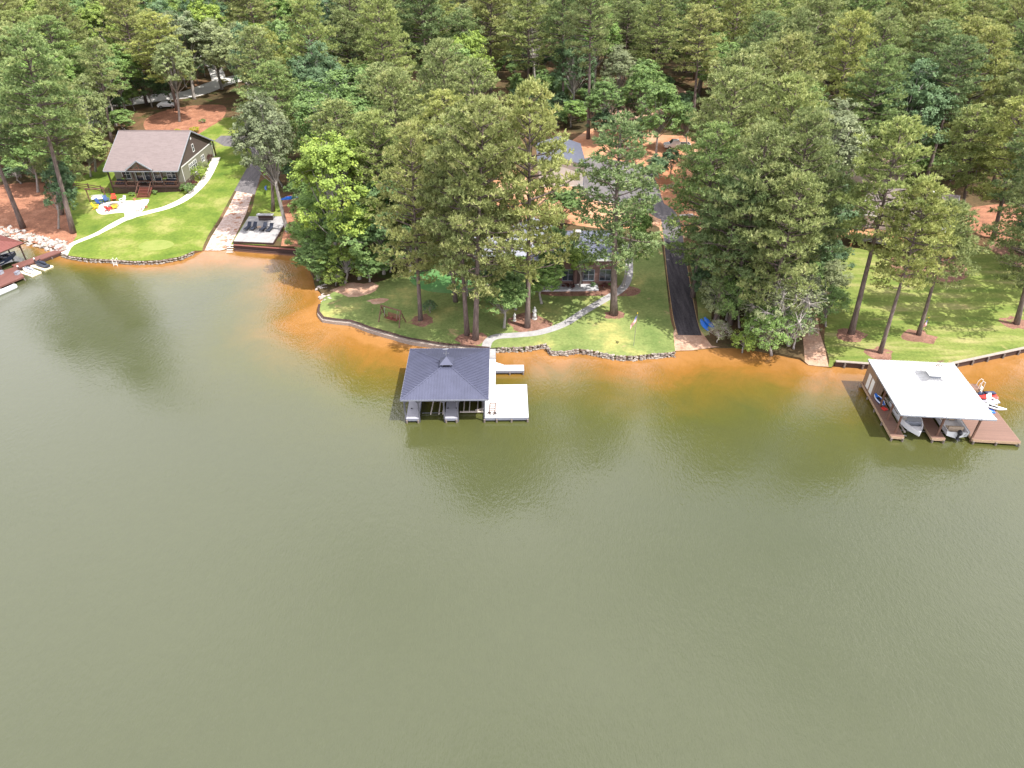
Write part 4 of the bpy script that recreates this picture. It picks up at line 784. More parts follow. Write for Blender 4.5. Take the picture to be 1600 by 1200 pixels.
# fire pit circle
def G(px, py, dz=0.0): x, y, z = T(px, py); return (x, y, z + dz)
def firepit():
    c = G(178, 323); t = thing('fire_pit', 'round stone fire pit in the middle of the coloured chairs', 'fire pit', c); rg = random.Random(4)
    part('ring', M['stone'], t, lambda m: [m.blob((.75*math.cos(a), .75*math.sin(a), .2+.2*lv), .2, a, j=.2, sq=(1.1, .9, .75)) for lv in (0, 1) for a in [i*.45+lv*.2 for i in range(14)]]); part('ash', M['interior'], t, lambda m: m.tube([(0,0,0),(0,0,.15)], .62, 14))
    for px, py, mt, rz_, lb in [(156, 319.5, 'navy_plastic', 2.2, 'blue garden chair on the left of the fire pit'), (167, 315.5, 'navy_plastic', 2.9, 'blue garden chair behind the fire pit, nearer the red one'), (179, 313, 'red_plastic', 3.3, 'red garden chair behind the fire pit'),
        (193, 316, 'white_paint', 4.0, 'white garden chair on the right of the fire pit'), (151, 326, 'yellow_plastic', 1.7, 'yellow garden chair at the left end of the patio'), (170, 329, 'red_plastic', .3, 'red garden chair in front of the fire pit'), (180.5, 326.5, 'yellow_plastic', .0, 'yellow garden chair in front right of the fire pit')]:
        x, y, z = G(px, py); a = math.atan2(y - c[1], x - c[0]); adirondack(lb, (x, y, z), a - math.pi/2, mt, 'garden chairs round the fire pit', 1.15)
    x, y, z = G(154, 314); t = thing('swing_bench', 'white swing bench hanging from a brown timber frame by the rail fence', 'swing', (x, y, z), rad(12))
    part('bench', M['white_paint'], t, lambda m: (m.box(-1.0, 1.0, -.3, .3, .45, .5), [m.box(-1.0+i*.2, -.88+i*.2, .3, .34, .52, 1.05) for i in range(10)], m.box(-1.0, 1.0, .295, .345, 1.06, 1.12), m.box(-1.05, -1.005, -.3, .3, .5, .75), m.box(1.005, 1.05, -.3, .3, .5, .75)))
    for s in (-1, 1): part('post', M['brown_wood'], t, lambda m: m.box(s*1.5-.09, s*1.5+.09, -.09, .09, -.3, 2.3))
    part('crossbeam', M['brown_wood'], t, lambda m: m.box(-1.75, 1.75, -.1, .1, 2.303, 2.48))
    for s in (-1, 1): part('chain', M['steel'], t, lambda m: m.bar((s*.95, 0, .5), (s*.95, 0, 2.3), .025))
    for px, py, lb in ((211, 313, 'small terracotta pot left of the cottage stairs'), (229, 325, 'terracotta pot at the corner of the patio path')):
        x, y, z = G(px, py); t = thing('flower_pot', lb, 'pot', (x, y, z)); part('pot', M['orange_wood'], t, lambda m: m.tube([(0,0,0),(0,0,.38),(0,0,.42)], [.18,.28,.3], 10)); part('soil', M['mulch'], t, lambda m: m.tube([(0,0,.40),(0,0,.43)], .24, 10))
    x, y, z = G(218, 329); t = thing('garden_bench', 'small pale bench on the white path near the patio corner', 'bench', (x, y, z), .9); part('seat', M['pale_wood'], t, lambda m: m.box(-.6, .6, -.2, .2, .4, .45))
    for s in (-1, 1): part('leg', M['pale_wood'], t, lambda m: m.box(s*.5-.04, s*.5+.04, -.18, .18, 0, .398))
firepit()
def lounger_platform():
    zt = 1.15; w = lambda px, py: R(px, py, zt); P = [w(364, 378), w(427, 380.5), w(445, 350), w(444.5, 338), w(389, 338)]
    t = thing('lounger_platform', 'grey paved platform held by a brown timber wall at the water', 'platform', (*P[0], 0)); o = P[0]; q = [(p[0]-o[0], p[1]-o[1]) for p in P]
    part('paving', M['path_grey'], t, lambda m: m.prism(q, .2, zt)); part('timber_edge', M['dark_brown_wood'], t, lambda m: [m.bar((*q[i], zt-.05), (*q[(i+1) % 5], zt-.05), .16, .3) for i in (0, 1, 2)])
    a = w(366, 380); b = w(463, 388); a = (a[0]-o[0], a[1]-o[1]-.25); b = (b[0]-o[0], b[1]-o[1]-.1)
    part('bulkhead', M['dark_brown_wood'], t, lambda m: (m.bar((*a, .25), (*b, .25), .18, 1.4), m.bar((a[0], a[1]-.3, -.05), (b[0], b[1]-.3, -.05), .3, .9))); part('bulkhead_cap', M['red_brown_wood'], t, lambda m: m.bar((a[0], a[1]-.05, .98), (b[0], b[1]-.05, .98), .42, .06)); part('waler', M['brown_wood'], t, lambda m: m.bar((a[0], a[1]-.47, .1), (b[0], b[1]-.47, .1), .06, .22))
    s = w(364.5, 380); part('steps', M['pale_wood'], t, lambda m: [m.box(s[0]-o[0]-1.0, s[0]-o[0]+.05, s[1]-o[1]-.35*k-.35, s[1]-o[1]-.35*k-.03, .9-.26*k-.08, .9-.26*k) for k in range(4)])
    x, y, z = G(357, 381); k = thing('marker_board', 'white board post at the foot of the gravel boat ramp', 'post', (x, y, z), .2); part('board', M['white_paint'], k, lambda m: m.box(-.15, .15, -1.0, .7, 0, .25)); part('post', M['white_paint'], k, lambda m: m.box(-.08, .08, .72, .85, 0, .9))
    for i, (px, py, lb) in enumerate(((388.5, 357, 'leftmost black lounger on the grey platform'), (397.5, 357, 'second black lounger from the left on the grey platform'), (413, 358, 'third black lounger from the left on the grey platform'), (423, 359, 'rightmost black lounger on the grey platform'))):
        x, y = R(px, py, zt); c = thing('sun_lounger', lb, 'lounger', (x, y, zt), rad(-9), 'black loungers on the grey platform')
        part('seat', M['dark_fabric'], c, lambda m: m.box(-.33, .33, -1.15, .25, .30, .37)); part('backrest', M['dark_fabric'], c, lambda m: m.slab([(-.33,.26,.37),(.33,.26,.37),(.33,.85,.95),(-.33,.85,.95)], .06)); part('frame', M['black_plastic'], c, lambda m: [m.box(s*.36-.02, s*.36+.02, -1.15, .25, .28, .34) for s in (-1, 1)])
        for sx in (-1, 1):
            for yy in (-1.0, .2): part('leg', M['black_plastic'], c, lambda m: m.box(sx*.36-.03, sx*.36+.03, yy-.03, yy+.03, 0, .278))
    x, y = R(405.5, 358, zt); c = thing('side_table', 'small wooden table between the two pairs of black loungers', 'table', (x, y, zt)); part('tabletop', M['tan_wood'], c, lambda m: m.box(-.28, .28, -.28, .28, .42, .47))
    for sx in (-1, 1):
        for sy in (-1, 1): part('leg', M['tan_wood'], c, lambda m: m.box(sx*.22-.03, sx*.22+.03, sy*.22-.03, sy*.22+.03, 0, .418))
    x, y = R(416, 344, zt); c = thing('outdoor_bar', 'long grey topped bar counter at the back of the grey platform', 'bar', (x, y, zt)); part('counter', M['grey_concrete'], c, lambda m: m.box(-1.55, 1.45, -.35, .55, 1.0, 1.08)); part('cabinet', M['dark_brown_wood'], c, lambda m: m.box(-1.3, 1.2, -.1, .45, 0, .998)); part('footrail', M['steel'], c, lambda m: m.bar((-1.2, -.2, .3), (1.1, -.2, .3), .04))
    for px, py, lb, rz_ in ((450, 311, 'left blue kayak lying in the shade behind the lounger platform', 1.9), (456, 309, 'right blue kayak lying in the shade behind the lounger platform', 1.75)): kayak(lb, G(px, py), rz_, 'blue_plastic', 2.9, .75, group='blue kayaks in the shade')
    x, y, z = G(415, 302); kayak('pale blue paddle board leaning on the dark trunk by the driveway', (x, y, z+.9), .3, 'navy_plastic', 2.4, .6, rad(70), cat='paddle board', name='paddle_board', upside=False)
lounger_platform()
# ------------------------------------------------------------------ the metal roofed house, its garage, the right house
def metal_house():
    x0, y0, z0 = T(962, 447); Y = y0; z0 = hz(x0-5, Y+3); ez = RY(960, 408, Y-.5)[1]; xl = RY(824, 408, Y)[0]; xr = x0 + .3; yb = R(962, 361, ez)[1]; cx = (xl+xr)/2
    zr = RY(892, 371, Y + (yb-Y)*.42)[1]; zr = min(zr, ez + 3.6); print('house', xl, xr, Y, yb, z0, ez, zr)
    r = thing('lake_house', 'long house with pale ribbed metal roof half hidden behind the middle pines', 'house', (cx, Y, z0)); W = (xr-xl)/2; D = yb-Y; E = ez-z0; K = zr-z0
    part('wall', M['brick_brown'], r, lambda m: m.box(-W+.5, W-.5, .5, D-.5, -.6, E-.08)); hip_roof(r, -W, W, 0, D, E, K, M['blue_metal_roof'], ry=D*.5-W*.55 if D*.5 > W*.55 else 0, sp_=.42)
    wl = part('wall', M['brick_brown'], r, lambda m: m.box(-W-7.5, -W+.48, 1.6, D*.62, -.6, E-.1))
    A = [(-W-8, 1.1, E+.02), (-W+3.2, 1.1, E+.02), (-W+3.2, D*.34, E+2.0), (-W-8, D*.34, E+2.0)]; B = [(-W-8, D*.34, E+2.0), (-W+3.2, D*.34, E+2.0), (-W+3.2, D*.66, E+.02), (-W-8, D*.66, E+.02)]
    def wing(m):
        for q in (A, B): m.slab(q, .08); ribs(m, q, Vector(q[3 if q is A else 0]) - Vector(q[0 if q is A else 3]), .42)
    part('roof', M['pale_metal_roof'], r, wing)
    part('roof', M['pale_metal_roof'], r, lambda m: [(m.slab(q, .08), ribs(m, q, (1 if q[0][0] < -W+1 else -1, 0, .4), .42)) for q in ([(-W-2.5, D*.5, E+.06), (-W-2.5, D*1.15, E+.06), (-W+1, D*1.15, E+1.8), (-W+1, D*.5, E+1.8)], [(-W+1, D*.5, E+1.8), (-W+1, D*1.15, E+1.8), (-W+4.5, D*1.15, E+.06), (-W+4.5, D*.5, E+.06)])]); part('wall', M['brick_brown'], r, lambda m: m.box(-W-2, -W+4, D*.66, D*1.1, -.6, E-.1))
    ch = part('chimney', M['chimney_stone'], r, lambda m: m.box(.2, 1.1, D*.32, D*.32+.8, E+1, K+1.2)); part('chimney_cap', M['chimney_stone'], ch, lambda m: m.box(.1, 1.2, D*.32-.1, D*.32+.9, K+1.2, K+1.32))
    part('fascia', M['white_paint'], r, lambda m: m.box(-W, W, -.05, -.003, E-.22, E))
    for x in (-W*.55, -W*.1, W*.35, W*.72): window(r, M['slate_trim'], x, .5, .7, 1.7, 1.7, panes=2)
    part('door', M['dark_brown_wood'], r, lambda m: m.box(W*.1, W*.1+.95, .44, .497, .1, 2.3))
    part('patio', M['grey_concrete'], r, lambda m: m.box(-W-6, W-3, -1.4, .49, -.5, .08))
    for x in (-W+.6, -W*.3, W*.02): part('porch_post', M['dark_brown_wood'], r, lambda m: m.box(x-.1, x+.1, -.02+.1, .28, .1, E-.1))
    for px, py, mt, lb in ((884, 450, 'leaves_red', 'dark red shrub at the left of the brick wall bed'), (892, 451, 'leaves_red', 'dark red shrub second from the left in the wall bed'), (926, 448, 'leaves_dark', 'small green shrub in the bed below the brick wall'), (943, 449, 'leaves_red', 'small reddish shrub in the bed below the brick wall'), (956, 448, 'leaves_mid', 'small bright shrub at the path end of the wall bed')): LATER.append((px, py, .55, .7, mt, lb))
LATER = []
metal_house()
def garage():
    x1, y, z0 = T(912, 291); ez = RY(913.5, 258, y)[1]; x0 = RY(842, 291, y)[0]; yb = R(910, 224.5, ez)[1]; zr = RY(877, 246, y)[1]; W = (x1-x0)/2; E = ez-z0; D = yb-y; K = max(zr-z0, E+1.2); print('garage', W, D, E, K)
    r = thing('garage', 'garage with dark blue grey roof and white lap siding gable beside the grey parking pad', 'garage', ((x0+x1)/2, y, z0))
    part('wall', M['white_siding'], r, lambda m: m.add([(-W,0,-.5),(W,0,-.5),(W,0,E),(0,0,K-.05),(-W,0,E),(-W,D,-.5),(W,D,-.5),(W,D,E),(0,D,K-.05),(-W,D,E)], [(0,1,2,3,4),(9,8,7,6,5),(1,6,7,2),(0,4,9,5)]))
    s = (K-E)/W; o = .3
    rf = part('roof', M['blue_metal_roof'], r, lambda m: (m.slab([(0,-o,K+.06),(W+o,-o,E-s*o+.06),(W+o,D+o,E-s*o+.06),(0,D+o,K+.06)], .08), m.slab([(0,-o,K+.06),(0,D+o,K+.06),(-W-o,D+o,E-s*o+.06),(-W-o,-o,E-s*o+.06)], .08)))
    part('bargeboard', M['slate_trim'], rf, lambda m: (m.bar((0,-o-.03,K),(W+o,-o-.03,E-s*o),.05,.2), m.bar((0,-o-.03,K),(-W-o,-o-.03,E-s*o),.05,.2)))
    window(r, M['slate_trim'], W-1.35, 0, 1.5, .8, 1.1); part('corner_board', M['slate_trim'], r, lambda m: m.box(W-.12, W+.02, -.02, .1, -.5, E-.1)); part('door', M['slate_trim'], r, lambda m: m.box(W+.003, W+.05, 1.5, 5.0, 0, 2.4)); part('footing', M['concrete'], r, lambda m: m.box(-W-.05, W+.06, -.07, -.004, -.5, .12))
garage()
def right_house():
    x, y, z = T(1428, 392); r = thing('lake_house', 'white walled house with grey shingled roof behind the leaning pines of the right lawn', 'house', (x, y+6, z), rad(-22)); W, D, E, K = 6.3, 5.0, 5.2, 8.0
    part('wall', M['white_siding'], r, lambda m: m.add([(-W,-D,-1),(-W,D,-1),(-W,D,E),(-W,0,K-.1),(-W,-D,E),(W,-D,-1),(W,D,-1),(W,D,E),(W,0,K-.1),(W,-D,E)], [(0,1,2,3,4),(9,8,7,6,5),(0,4,9,5),(1,6,7,2)]))
    s = (K-E)/D; o = .5; part('roof', M['shingles'], r, lambda m: (m.slab([(-W-o,-D-o,E-s*o+.1),(W+o,-D-o,E-s*o+.1),(W+o,0,K+.1),(-W-o,0,K+.1)], .12), m.slab([(-W-o,0,K+.1),(W+o,0,K+.1),(W+o,D+o,E-s*o+.1),(-W-o,D+o,E-s*o+.1)], .12)))
    part('fascia', M['white_paint'], r, lambda m: (m.box(-W-o, W+o, -D-o-.06, -D-o-.003, E-s*o-.12, E-s*o+.08), m.bar((-W-o-.03,-D-o,E-s*o),(-W-o-.03,0,K),.05,.22), m.bar((W+o+.03,-D-o,E-s*o),(W+o+.03,0,K),.05,.22)))
    for xx in (-4.2, -1.2, 1.8, 4.6): window(r, M['white_paint'], xx, -D, 3.1, 1.5, 1.5, panes=2)
    part('porch_roof', M['white_metal_roof'], r, lambda m: m.slab([(1.0,-D-3.2,4.3),(5.6,-D-3.2,4.3),(5.6,-D-.01,4.9),(1.0,-D-.01,4.9)], .1))
    window(r, M['white_paint'], W, -1.8, 3.2, 1.3, 1.4, 'side', 2); window(r, M['white_paint'], W, 1.8, 3.2, 1.3, 1.4, 'side', 2)
    F = 2.6; dk = part('deck', M['orange_wood'], r, lambda m: m.box(-W-1.5, W+1, -D-3.4, -D-.01, F-.2, F))
    for xx in (-7.5, -4.5, -1.5, 1.5, 4.5, 7): part('deck_post', M['orange_wood'], r, lambda m: m.box(xx-.1, xx+.1, -D-3.4, -D-3.2, -1, F+1.0))
    part('railing', M['tan_wood'], r, lambda m: (m.box(-W-1.5, W+1, -D-3.38, -D-3.3, F+.93, F+1.02), m.box(-W-1.5, W+1, -D-3.38, -D-3.32, F+.1, F+.16), [m.box(-W-1.4+i*.3, -W-1.36+i*.3, -D-3.36, -D-3.33, F+.16, F+.93) for i in range(50)]))
    part('stairs', M['tan_wood'], r, lambda m: [m.box(1.0, 2.5, -D-3.4-.28*(k+1), -D-3.42-.28*k, F-.2*(k+1)-.05, F-.2*(k+1)) for k in range(14)] + [m.bar((xx, -D-3.4, F+.9), (xx, -D-7.3, -.1+.9), .07) for xx in (.95, 2.55)] + [m.bar((xx, -D-3.4, F-.2), (xx, -D-7.3, -.3), .07, .25) for xx in (.95, 2.55)])
    part('side_stairs', M['orange_wood'], r, lambda m: [m.box(-W-1.55-.28*(k+1), -W-1.57-.28*k, -D-3.2, -D-1.8, F-.2*(k+1)-.05, F-.2*(k+1)) for k in range(13)] + [m.bar((-W-1.6, yy, F+.9), (-W-5.2, yy, .9), .09) for yy in (-D-3.25, -D-1.75)])
right_house()
def vehicle(label, loc, rz, kind='truck', mat='car_white'):
    v = thing('pickup_truck' if kind == 'truck' else 'parked_car' if kind == 'car' else 'parked_van', label, {'truck': 'pickup truck', 'car': 'car', 'van': 'van'}[kind], loc, rz)
    prof = {'truck': [(-2.8,.45),(-2.8,1.15),(-.7,1.15),(-.6,1.2),(-.35,1.85),(1.0,1.87),(1.55,1.22),(2.65,1.08),(2.8,.85),(2.8,.45)], 'car': [(-2.2,.4),(-2.25,.95),(-1.9,1.05),(-1.3,1.45),(.3,1.47),(1.1,1.0),(2.1,.85),(2.25,.6),(2.2,.4)], 'van': [(-2.9,.45),(-2.9,2.3),(1.5,2.35),(2.2,1.5),(2.9,1.2),(2.95,.45)]}[kind]; w = .95
    def bd(m):
        n = len(prof); vs = []
        for s in (-1, 1):
            for x, z in prof: vs.append((x, s*(w if z < 1.25 else w*.82), z))
        m.add(vs, [tuple(range(n)), tuple(range(2*n-1, n-1, -1))] + [(i, n+i, n+(i+1) % n, (i+1) % n) for i in range(n)])
    part('body', M[mat], v, bd, bevel=.05)
    top = max(z for _, z in prof); gx0, gx1 = {'truck': (-.3, 1.0), 'car': (-1.2, .4), 'van': (.6, 1.5)}[kind]
    for s in (-1, 1): part('side_window', M['glass'], v, lambda m: m.slab([(gx0, s*(w*.84+.01), top-.12), (gx1, s*(w*.84+.01), top-.12), (gx1+.25, s*(w*.95), top-.58), (gx0-.1, s*(w*.95), top-.58)], .03))
    a, b = {'truck': ((1.02,1.85),(1.55,1.26)), 'car': ((.34,1.46),(1.08,1.03)), 'van': ((1.55,2.3),(2.18,1.55))}[kind]; part('windshield', M['glass'], v, lambda m: m.slab([(a[0]+.03,-.72,a[1]),(a[0]+.03,.72,a[1]),(b[0]+.03,.82,b[1]),(b[0]+.03,-.82,b[1])], .02))
    if kind == 'truck': part('truck_bed', M['rubber'], v, lambda m: m.box(-2.7, -.8, -.75, .75, 1.152, 1.17))
    for x in (-1.75, 1.75) if kind != 'car' else (-1.35, 1.35):
        for s in (-1, 1): q = part('wheel', M['rubber'], v, lambda m: m.tube([(x, s*.96, .38), (x, s*.74, .38)], .38, 14)); part('rim', M['steel'], q, lambda m: m.tube([(x, s*.965, .38), (x, s*.98, .38)], .22, 10))
    for s in (-1, 1): part('headlight', M['glass'], v, lambda m: m.box(prof[-2][0]-.02, prof[-2][0]+.04, s*.72-.15, s*.72+.15, .68, .84))
    return v
vehicle('white pickup truck parked under trees above the red clay', G(1057, 232), math.pi)
vehicle('white car glimpsed through the trees on the upper road behind the pickup', G(1041, 165), .3, 'car')
vehicle('white van parked behind the white walled house', G(1462, 322), 2.4, 'van')
vehicle('white car half hidden under trees at the left back road', G(262, 168), .2, 'car')
def misc():
    x, y, z = G(1067.5, 302); X, Z = RY(1070, 246, y); t = thing('lamp_post', 'tall thin grey pole lamp on the red clay beside the driveway woods', 'lamp post', (x, y, z)); h = Z - z
    part('pole', M['steel'], t, lambda m: m.tube([(0,0,-.3),(X-x,0,h)], [.09,.06], 8)); part('arm', M['steel'], t, lambda m: m.bar((X-x+.3,0,h),(X-x-.9,0,h+.05),.07)); part('lamp_head', M['boat_grey'], t, lambda m: m.box(X-x-1.4,X-x-.85,-.12,.12,h-.02,h+.1))
    # A-frame garden swing
    x, y, z = G(613, 503); t = thing('garden_swing', 'red brown wooden swing on an A frame in the shade of the lawn point', 'swing', (x, y, z), rad(-28)); W = 1.75
    for s in (-1, 1): part('frame_leg', M['brown_wood'], t, lambda m: (m.bar((s*W, -.85, -.1), (s*W*.92, 0, 2.15), .12), m.bar((s*W, .85, -.1), (s*W*.92, 0, 2.15), .12), m.bar((s*W*.97, -.5, 1.0), (s*W*.97, .5, 1.0), .07)))
    part('crossbeam', M['brown_wood'], t, lambda m: m.bar((-W, 0, 2.2), (W, 0, 2.2), .13))
    part('seat', M['red_brown_wood'], t, lambda m: [m.box(-1.0, 1.0, -.33+i*.14, -.22+i*.14, .50, .535) for i in range(5)]); part('backrest', M['red_brown_wood'], t, lambda m: [m.slab([(-.95+i*.2,.36,.55),(-.82+i*.2,.36,.55),(-.82+i*.2,.52,1.12),(-.95+i*.2,.52,1.12)], .025) for i in range(10)])
    for s in (-1, 1): part('armrest', M['red_brown_wood'], t, lambda m: (m.box(s*1.03-.05, s*1.03+.05, -.35, .4, .78, .82), m.box(s*1.03-.03, s*1.03+.03, -.33, -.27, .5, .779))); part('chain', M['steel'], t, lambda m: (m.bar((s*1.03,-.3,.8),(s*1.1,0,2.15),.022), m.bar((s*1.03,.38,.8),(s*1.1,0,2.15),.022)))
    part('middle_tray', M['red_brown_wood'], t, lambda m: m.box(-.14, .14, -.3, .3, .74, .78))
    # flags
    def flag(name_lb, px, py, top_py, top_px, w_, hh, droop, rz_=0):
        x, y, z = G(px, py); X, Z = RY(top_px, top_py, y); t = thing('flagpole', name_lb, 'flag', (x, y, z), 0); h = Z - z
        part('pole', M['steel'], t, lambda m: m.tube([(0,0,-.2),(X-x,0,h)], [.045,.03], 8)); 
        part('finial', M['yellow_plastic'], t, lambda m: m.blob((X-x, 0, h+.06), .07, 1, j=0))
        fb = MB(); nx, nz = 13, 13; at = lambda u, v: (( (X-x)*(h-.35-v*hh)/h) - u*w_*.62*math.cos(.2), .10*math.sin(u*7+v*3) - u*w_*.25, h-.25 - v*hh - u*w_*droop + .05*math.sin(u*9))
        mats = {'r': 0, 'w': 1, 'b': 2}
        for i in range(nx):
            for k in range(nz):
                u0, u1, v0, v1 = i/nx, (i+1)/nx, k/nz, (k+1)/nz; fb.m = 2 if (i < 5 and k < 7) else (0 if k % 2 == 0 else 1)
                fb.add([at(u0,v0), at(u1,v0), at(u1,v1), at(u0,v1)], [(0,1,2,3)])
        # stars as small white marks on the blue corner
        fb.m = 1
        for i in range(6):
            for k in range(5):
                u, v = (i+.5)/6*5/13, (k+.5)/5*7/13; c = Vector(at(u, v)) + Vector((0, -.012, 0)); q = .018; fb.add([c+Vector((0,0,q)), c+Vector((q,0,0)), c-Vector((0,0,q)), c-Vector((q,0,0))], [(0,1,2,3)])
        fb.build('flag', [M['red_plastic'], M['white_paint'], M['navy_plastic']], t)
    flag('flagpole with a drooping striped flag on the middle lawn point near the stone wall', 990, 540, 490, 996, 1.25, .8, .95)
    flag('small striped flag on a short pole at the foot of the right leaning pine', 1446, 515, 497, 1451, 1.0, .75, .6)
    # statues
    for px, py, h, lb in ((804, 501, 1.25, 'smaller pale garden statue left of the mulch bed pine'), (835, 498, 1.9, 'larger pale garden statue right of the mulch bed pine')):
        t = thing('garden_statue', lb, 'statue', G(px, py)); s = h/1.7
        part('plinth', M['statue_stone'], t, lambda m: m.tube([(0,0,-.1),(0,0,.18*s)], [.36*s,.33*s], 8)); part('figure', M['statue_stone'], t, lambda m: m.tube([(0,0,.18*s),(0,0,.6*s),(.02,0,.95*s),(.02,0,1.2*s),(.02,0,1.36*s),(0,0,1.41*s),(0,-.02,1.47*s),(0,-.03,1.56*s),(0,-.02,1.66*s),(0,0,1.72*s)], [.30*s,.24*s,.17*s,.22*s,.20*s,.07*s,.09*s,.12*s,.1*s,.02*s], 12), smooth=True)
        part('arm', M['statue_stone'], t, lambda m: (m.tube([(-.2*s,0,1.3*s),(-.26*s,-.05,1.05*s),(-.05*s,-.2*s,1.0*s)], [.08*s,.07*s,.05*s], 6), m.tube([(.22*s,0,1.3*s),(.27*s,-.05,1.05*s),(.07*s,-.2*s,1.0*s)], [.08*s,.07*s,.05*s], 6)), smooth=True)
    for i, (px, py, rz_, lb) in enumerate(((1100.5, 508, .12, 'left one of two upturned blue kayaks at the driveway end'), (1107.5, 505, .22, 'right one of two upturned blue kayaks at the driveway end'))): kayak(lb, G(px, py), rz_, 'blue_plastic', 3.1, .85, 0, 'blue kayaks beside the driveway')
    x, y, z = G(181, 408); t = thing('dock_ladder', 'small white ladder over the stone wall of the cottage lawn', 'ladder', (x, y-.3, z))
    for s in (-1, 1): part('rail', M['white_paint'], t, lambda m: m.tube([(s*.3,.5,.05),(s*.3,.3,.55),(s*.3,-.1,.5),(s*.3,-.25,-.9)], .04, 6))
    part('step', M['white_paint'], t, lambda m: [m.box(-.28,.28,-.3,-.2,-.3*k-.1,-.3*k-.06) for k in range(2)])
    x, y, z = G(1072, 337); t = thing('drain_slab', 'pale concrete slab lying across the clay at the driveway bend', 'slab', (x, y, z), rad(12)); part('slab', M['concrete'], t, lambda m: m.box(-1.3, 1.3, -.3, .3, 0, .18), bevel=.02)
    rg = random.Random(3)
    for k, (px, py, rz_, lb) in enumerate(((1046, 293, .5, 'heap of cut pale branches on the clay left of the lamp post'), (1082, 340, -.6, 'fallen pale branches at the driveway bend below the woods'))):
        x, y, z = G(px, py); t = thing('brush_pile', lb, 'branches', (x, y, z), rz_); part('branches', M['dead_wood'], t, lambda m: [m.tube([(rg.uniform(-1.6,1.6), rg.uniform(-.7,.7), rg.uniform(0,.3)), (rg.uniform(-1.6,1.6), rg.uniform(-.7,.7), rg.uniform(.1,.7))], [.05,.02], 5) for _ in range(26)])
misc()
for px, py, r_, h_, mt, lb in [(294, 300, 1.3, 1.7, 'leaves_mid', 'round green shrub at the front right corner of the cottage'), (303, 291, .8, 1.1, 'leaves_red', 'dark red shrub behind the round green shrub by the cottage'), (326, 252, 1.1, 1.5, 'leaves_red', 'reddish brown rounded shrub by the cottage back corner'),
    (312, 279, 1.5, 2.4, 'leaves_bright', 'yellow green feathery bush beside the curving white path'), (317, 268, 1.2, 2.0, 'leaves_grey', 'greyish bush along the cottage right wall'), (306, 206, 1.1, 1.1, 'leaves_gold', 'golden bush in the pine straw behind the cottage roof'),
    (317, 192, .8, .9, 'leaves_mid', 'small green bush alone in the pine straw bed'), (277, 208, .9, .9, 'leaves_gold', 'small yellowish bush behind the cottage ridge'), (350, 133, 1.3, 1.6, 'leaves_gold', 'golden bush beside the upper road behind the cottage'), (330, 232, 1.0, 1.2, 'leaves_mid', 'low green bush on the left driveway edge'), (207, 306, .6, .8, 'leaves_mid', 'small green shrub against the porch left of the stairs'),
    (243, 303, .6, .8, 'leaves_mid', 'small green shrub against the porch right of the stairs')]: LATER.append((px, py, r_, h_, mt, lb))
# ------------------------------------------------------------------ trees
TREEG = []
def rot_to(d): return Vector((0, 0, 1)).rotation_difference(Vector(d))
def blades(rg, centers, dirs, lens, wid, quad=False, lift=0.0):
    n = len(centers); side = np.cross(dirs, rg.normal(size=(n, 3))); side /= np.linalg.norm(side, axis=1, keepdims=True) + 1e-9
    if quad:
        a = centers - dirs * (lens[:, None] * .5); b = centers + side * wid[:, None] * .5; c = centers + dirs * (lens[:, None] * .5); d = centers - side * wid[:, None] * .5
        return np.stack([a, b, c, d], 1)
    a = centers - side * wid[:, None] * .5; b = centers + side * wid[:, None] * .5; c = centers + dirs * lens[:, None]
    return np.stack([a, b, c], 1)
def mesh_from(P, tint, name, mat):
    n, k, _ = P.shape; me = bpy.data.meshes.new(name); me.vertices.add(n * k); me.vertices.foreach_set('co', P.reshape(-1).astype(np.float32))
    me.loops.add(n * k); me.loops.foreach_set('vertex_index', np.arange(n * k, dtype=np.int32)); me.polygons.add(n)
    me.polygons.foreach_set('loop_start', np.arange(0, n * k, k, dtype=np.int32))
    me.materials.append(M[mat]); at = me.attributes.new('tint', 'FLOAT', 'FACE'); at.data.foreach_set('value', tint.astype(np.float32)); me.update(calc_edges=True); return me
def unit(v): return v / (np.linalg.norm(v, axis=-1, keepdims=True) + 1e-9)
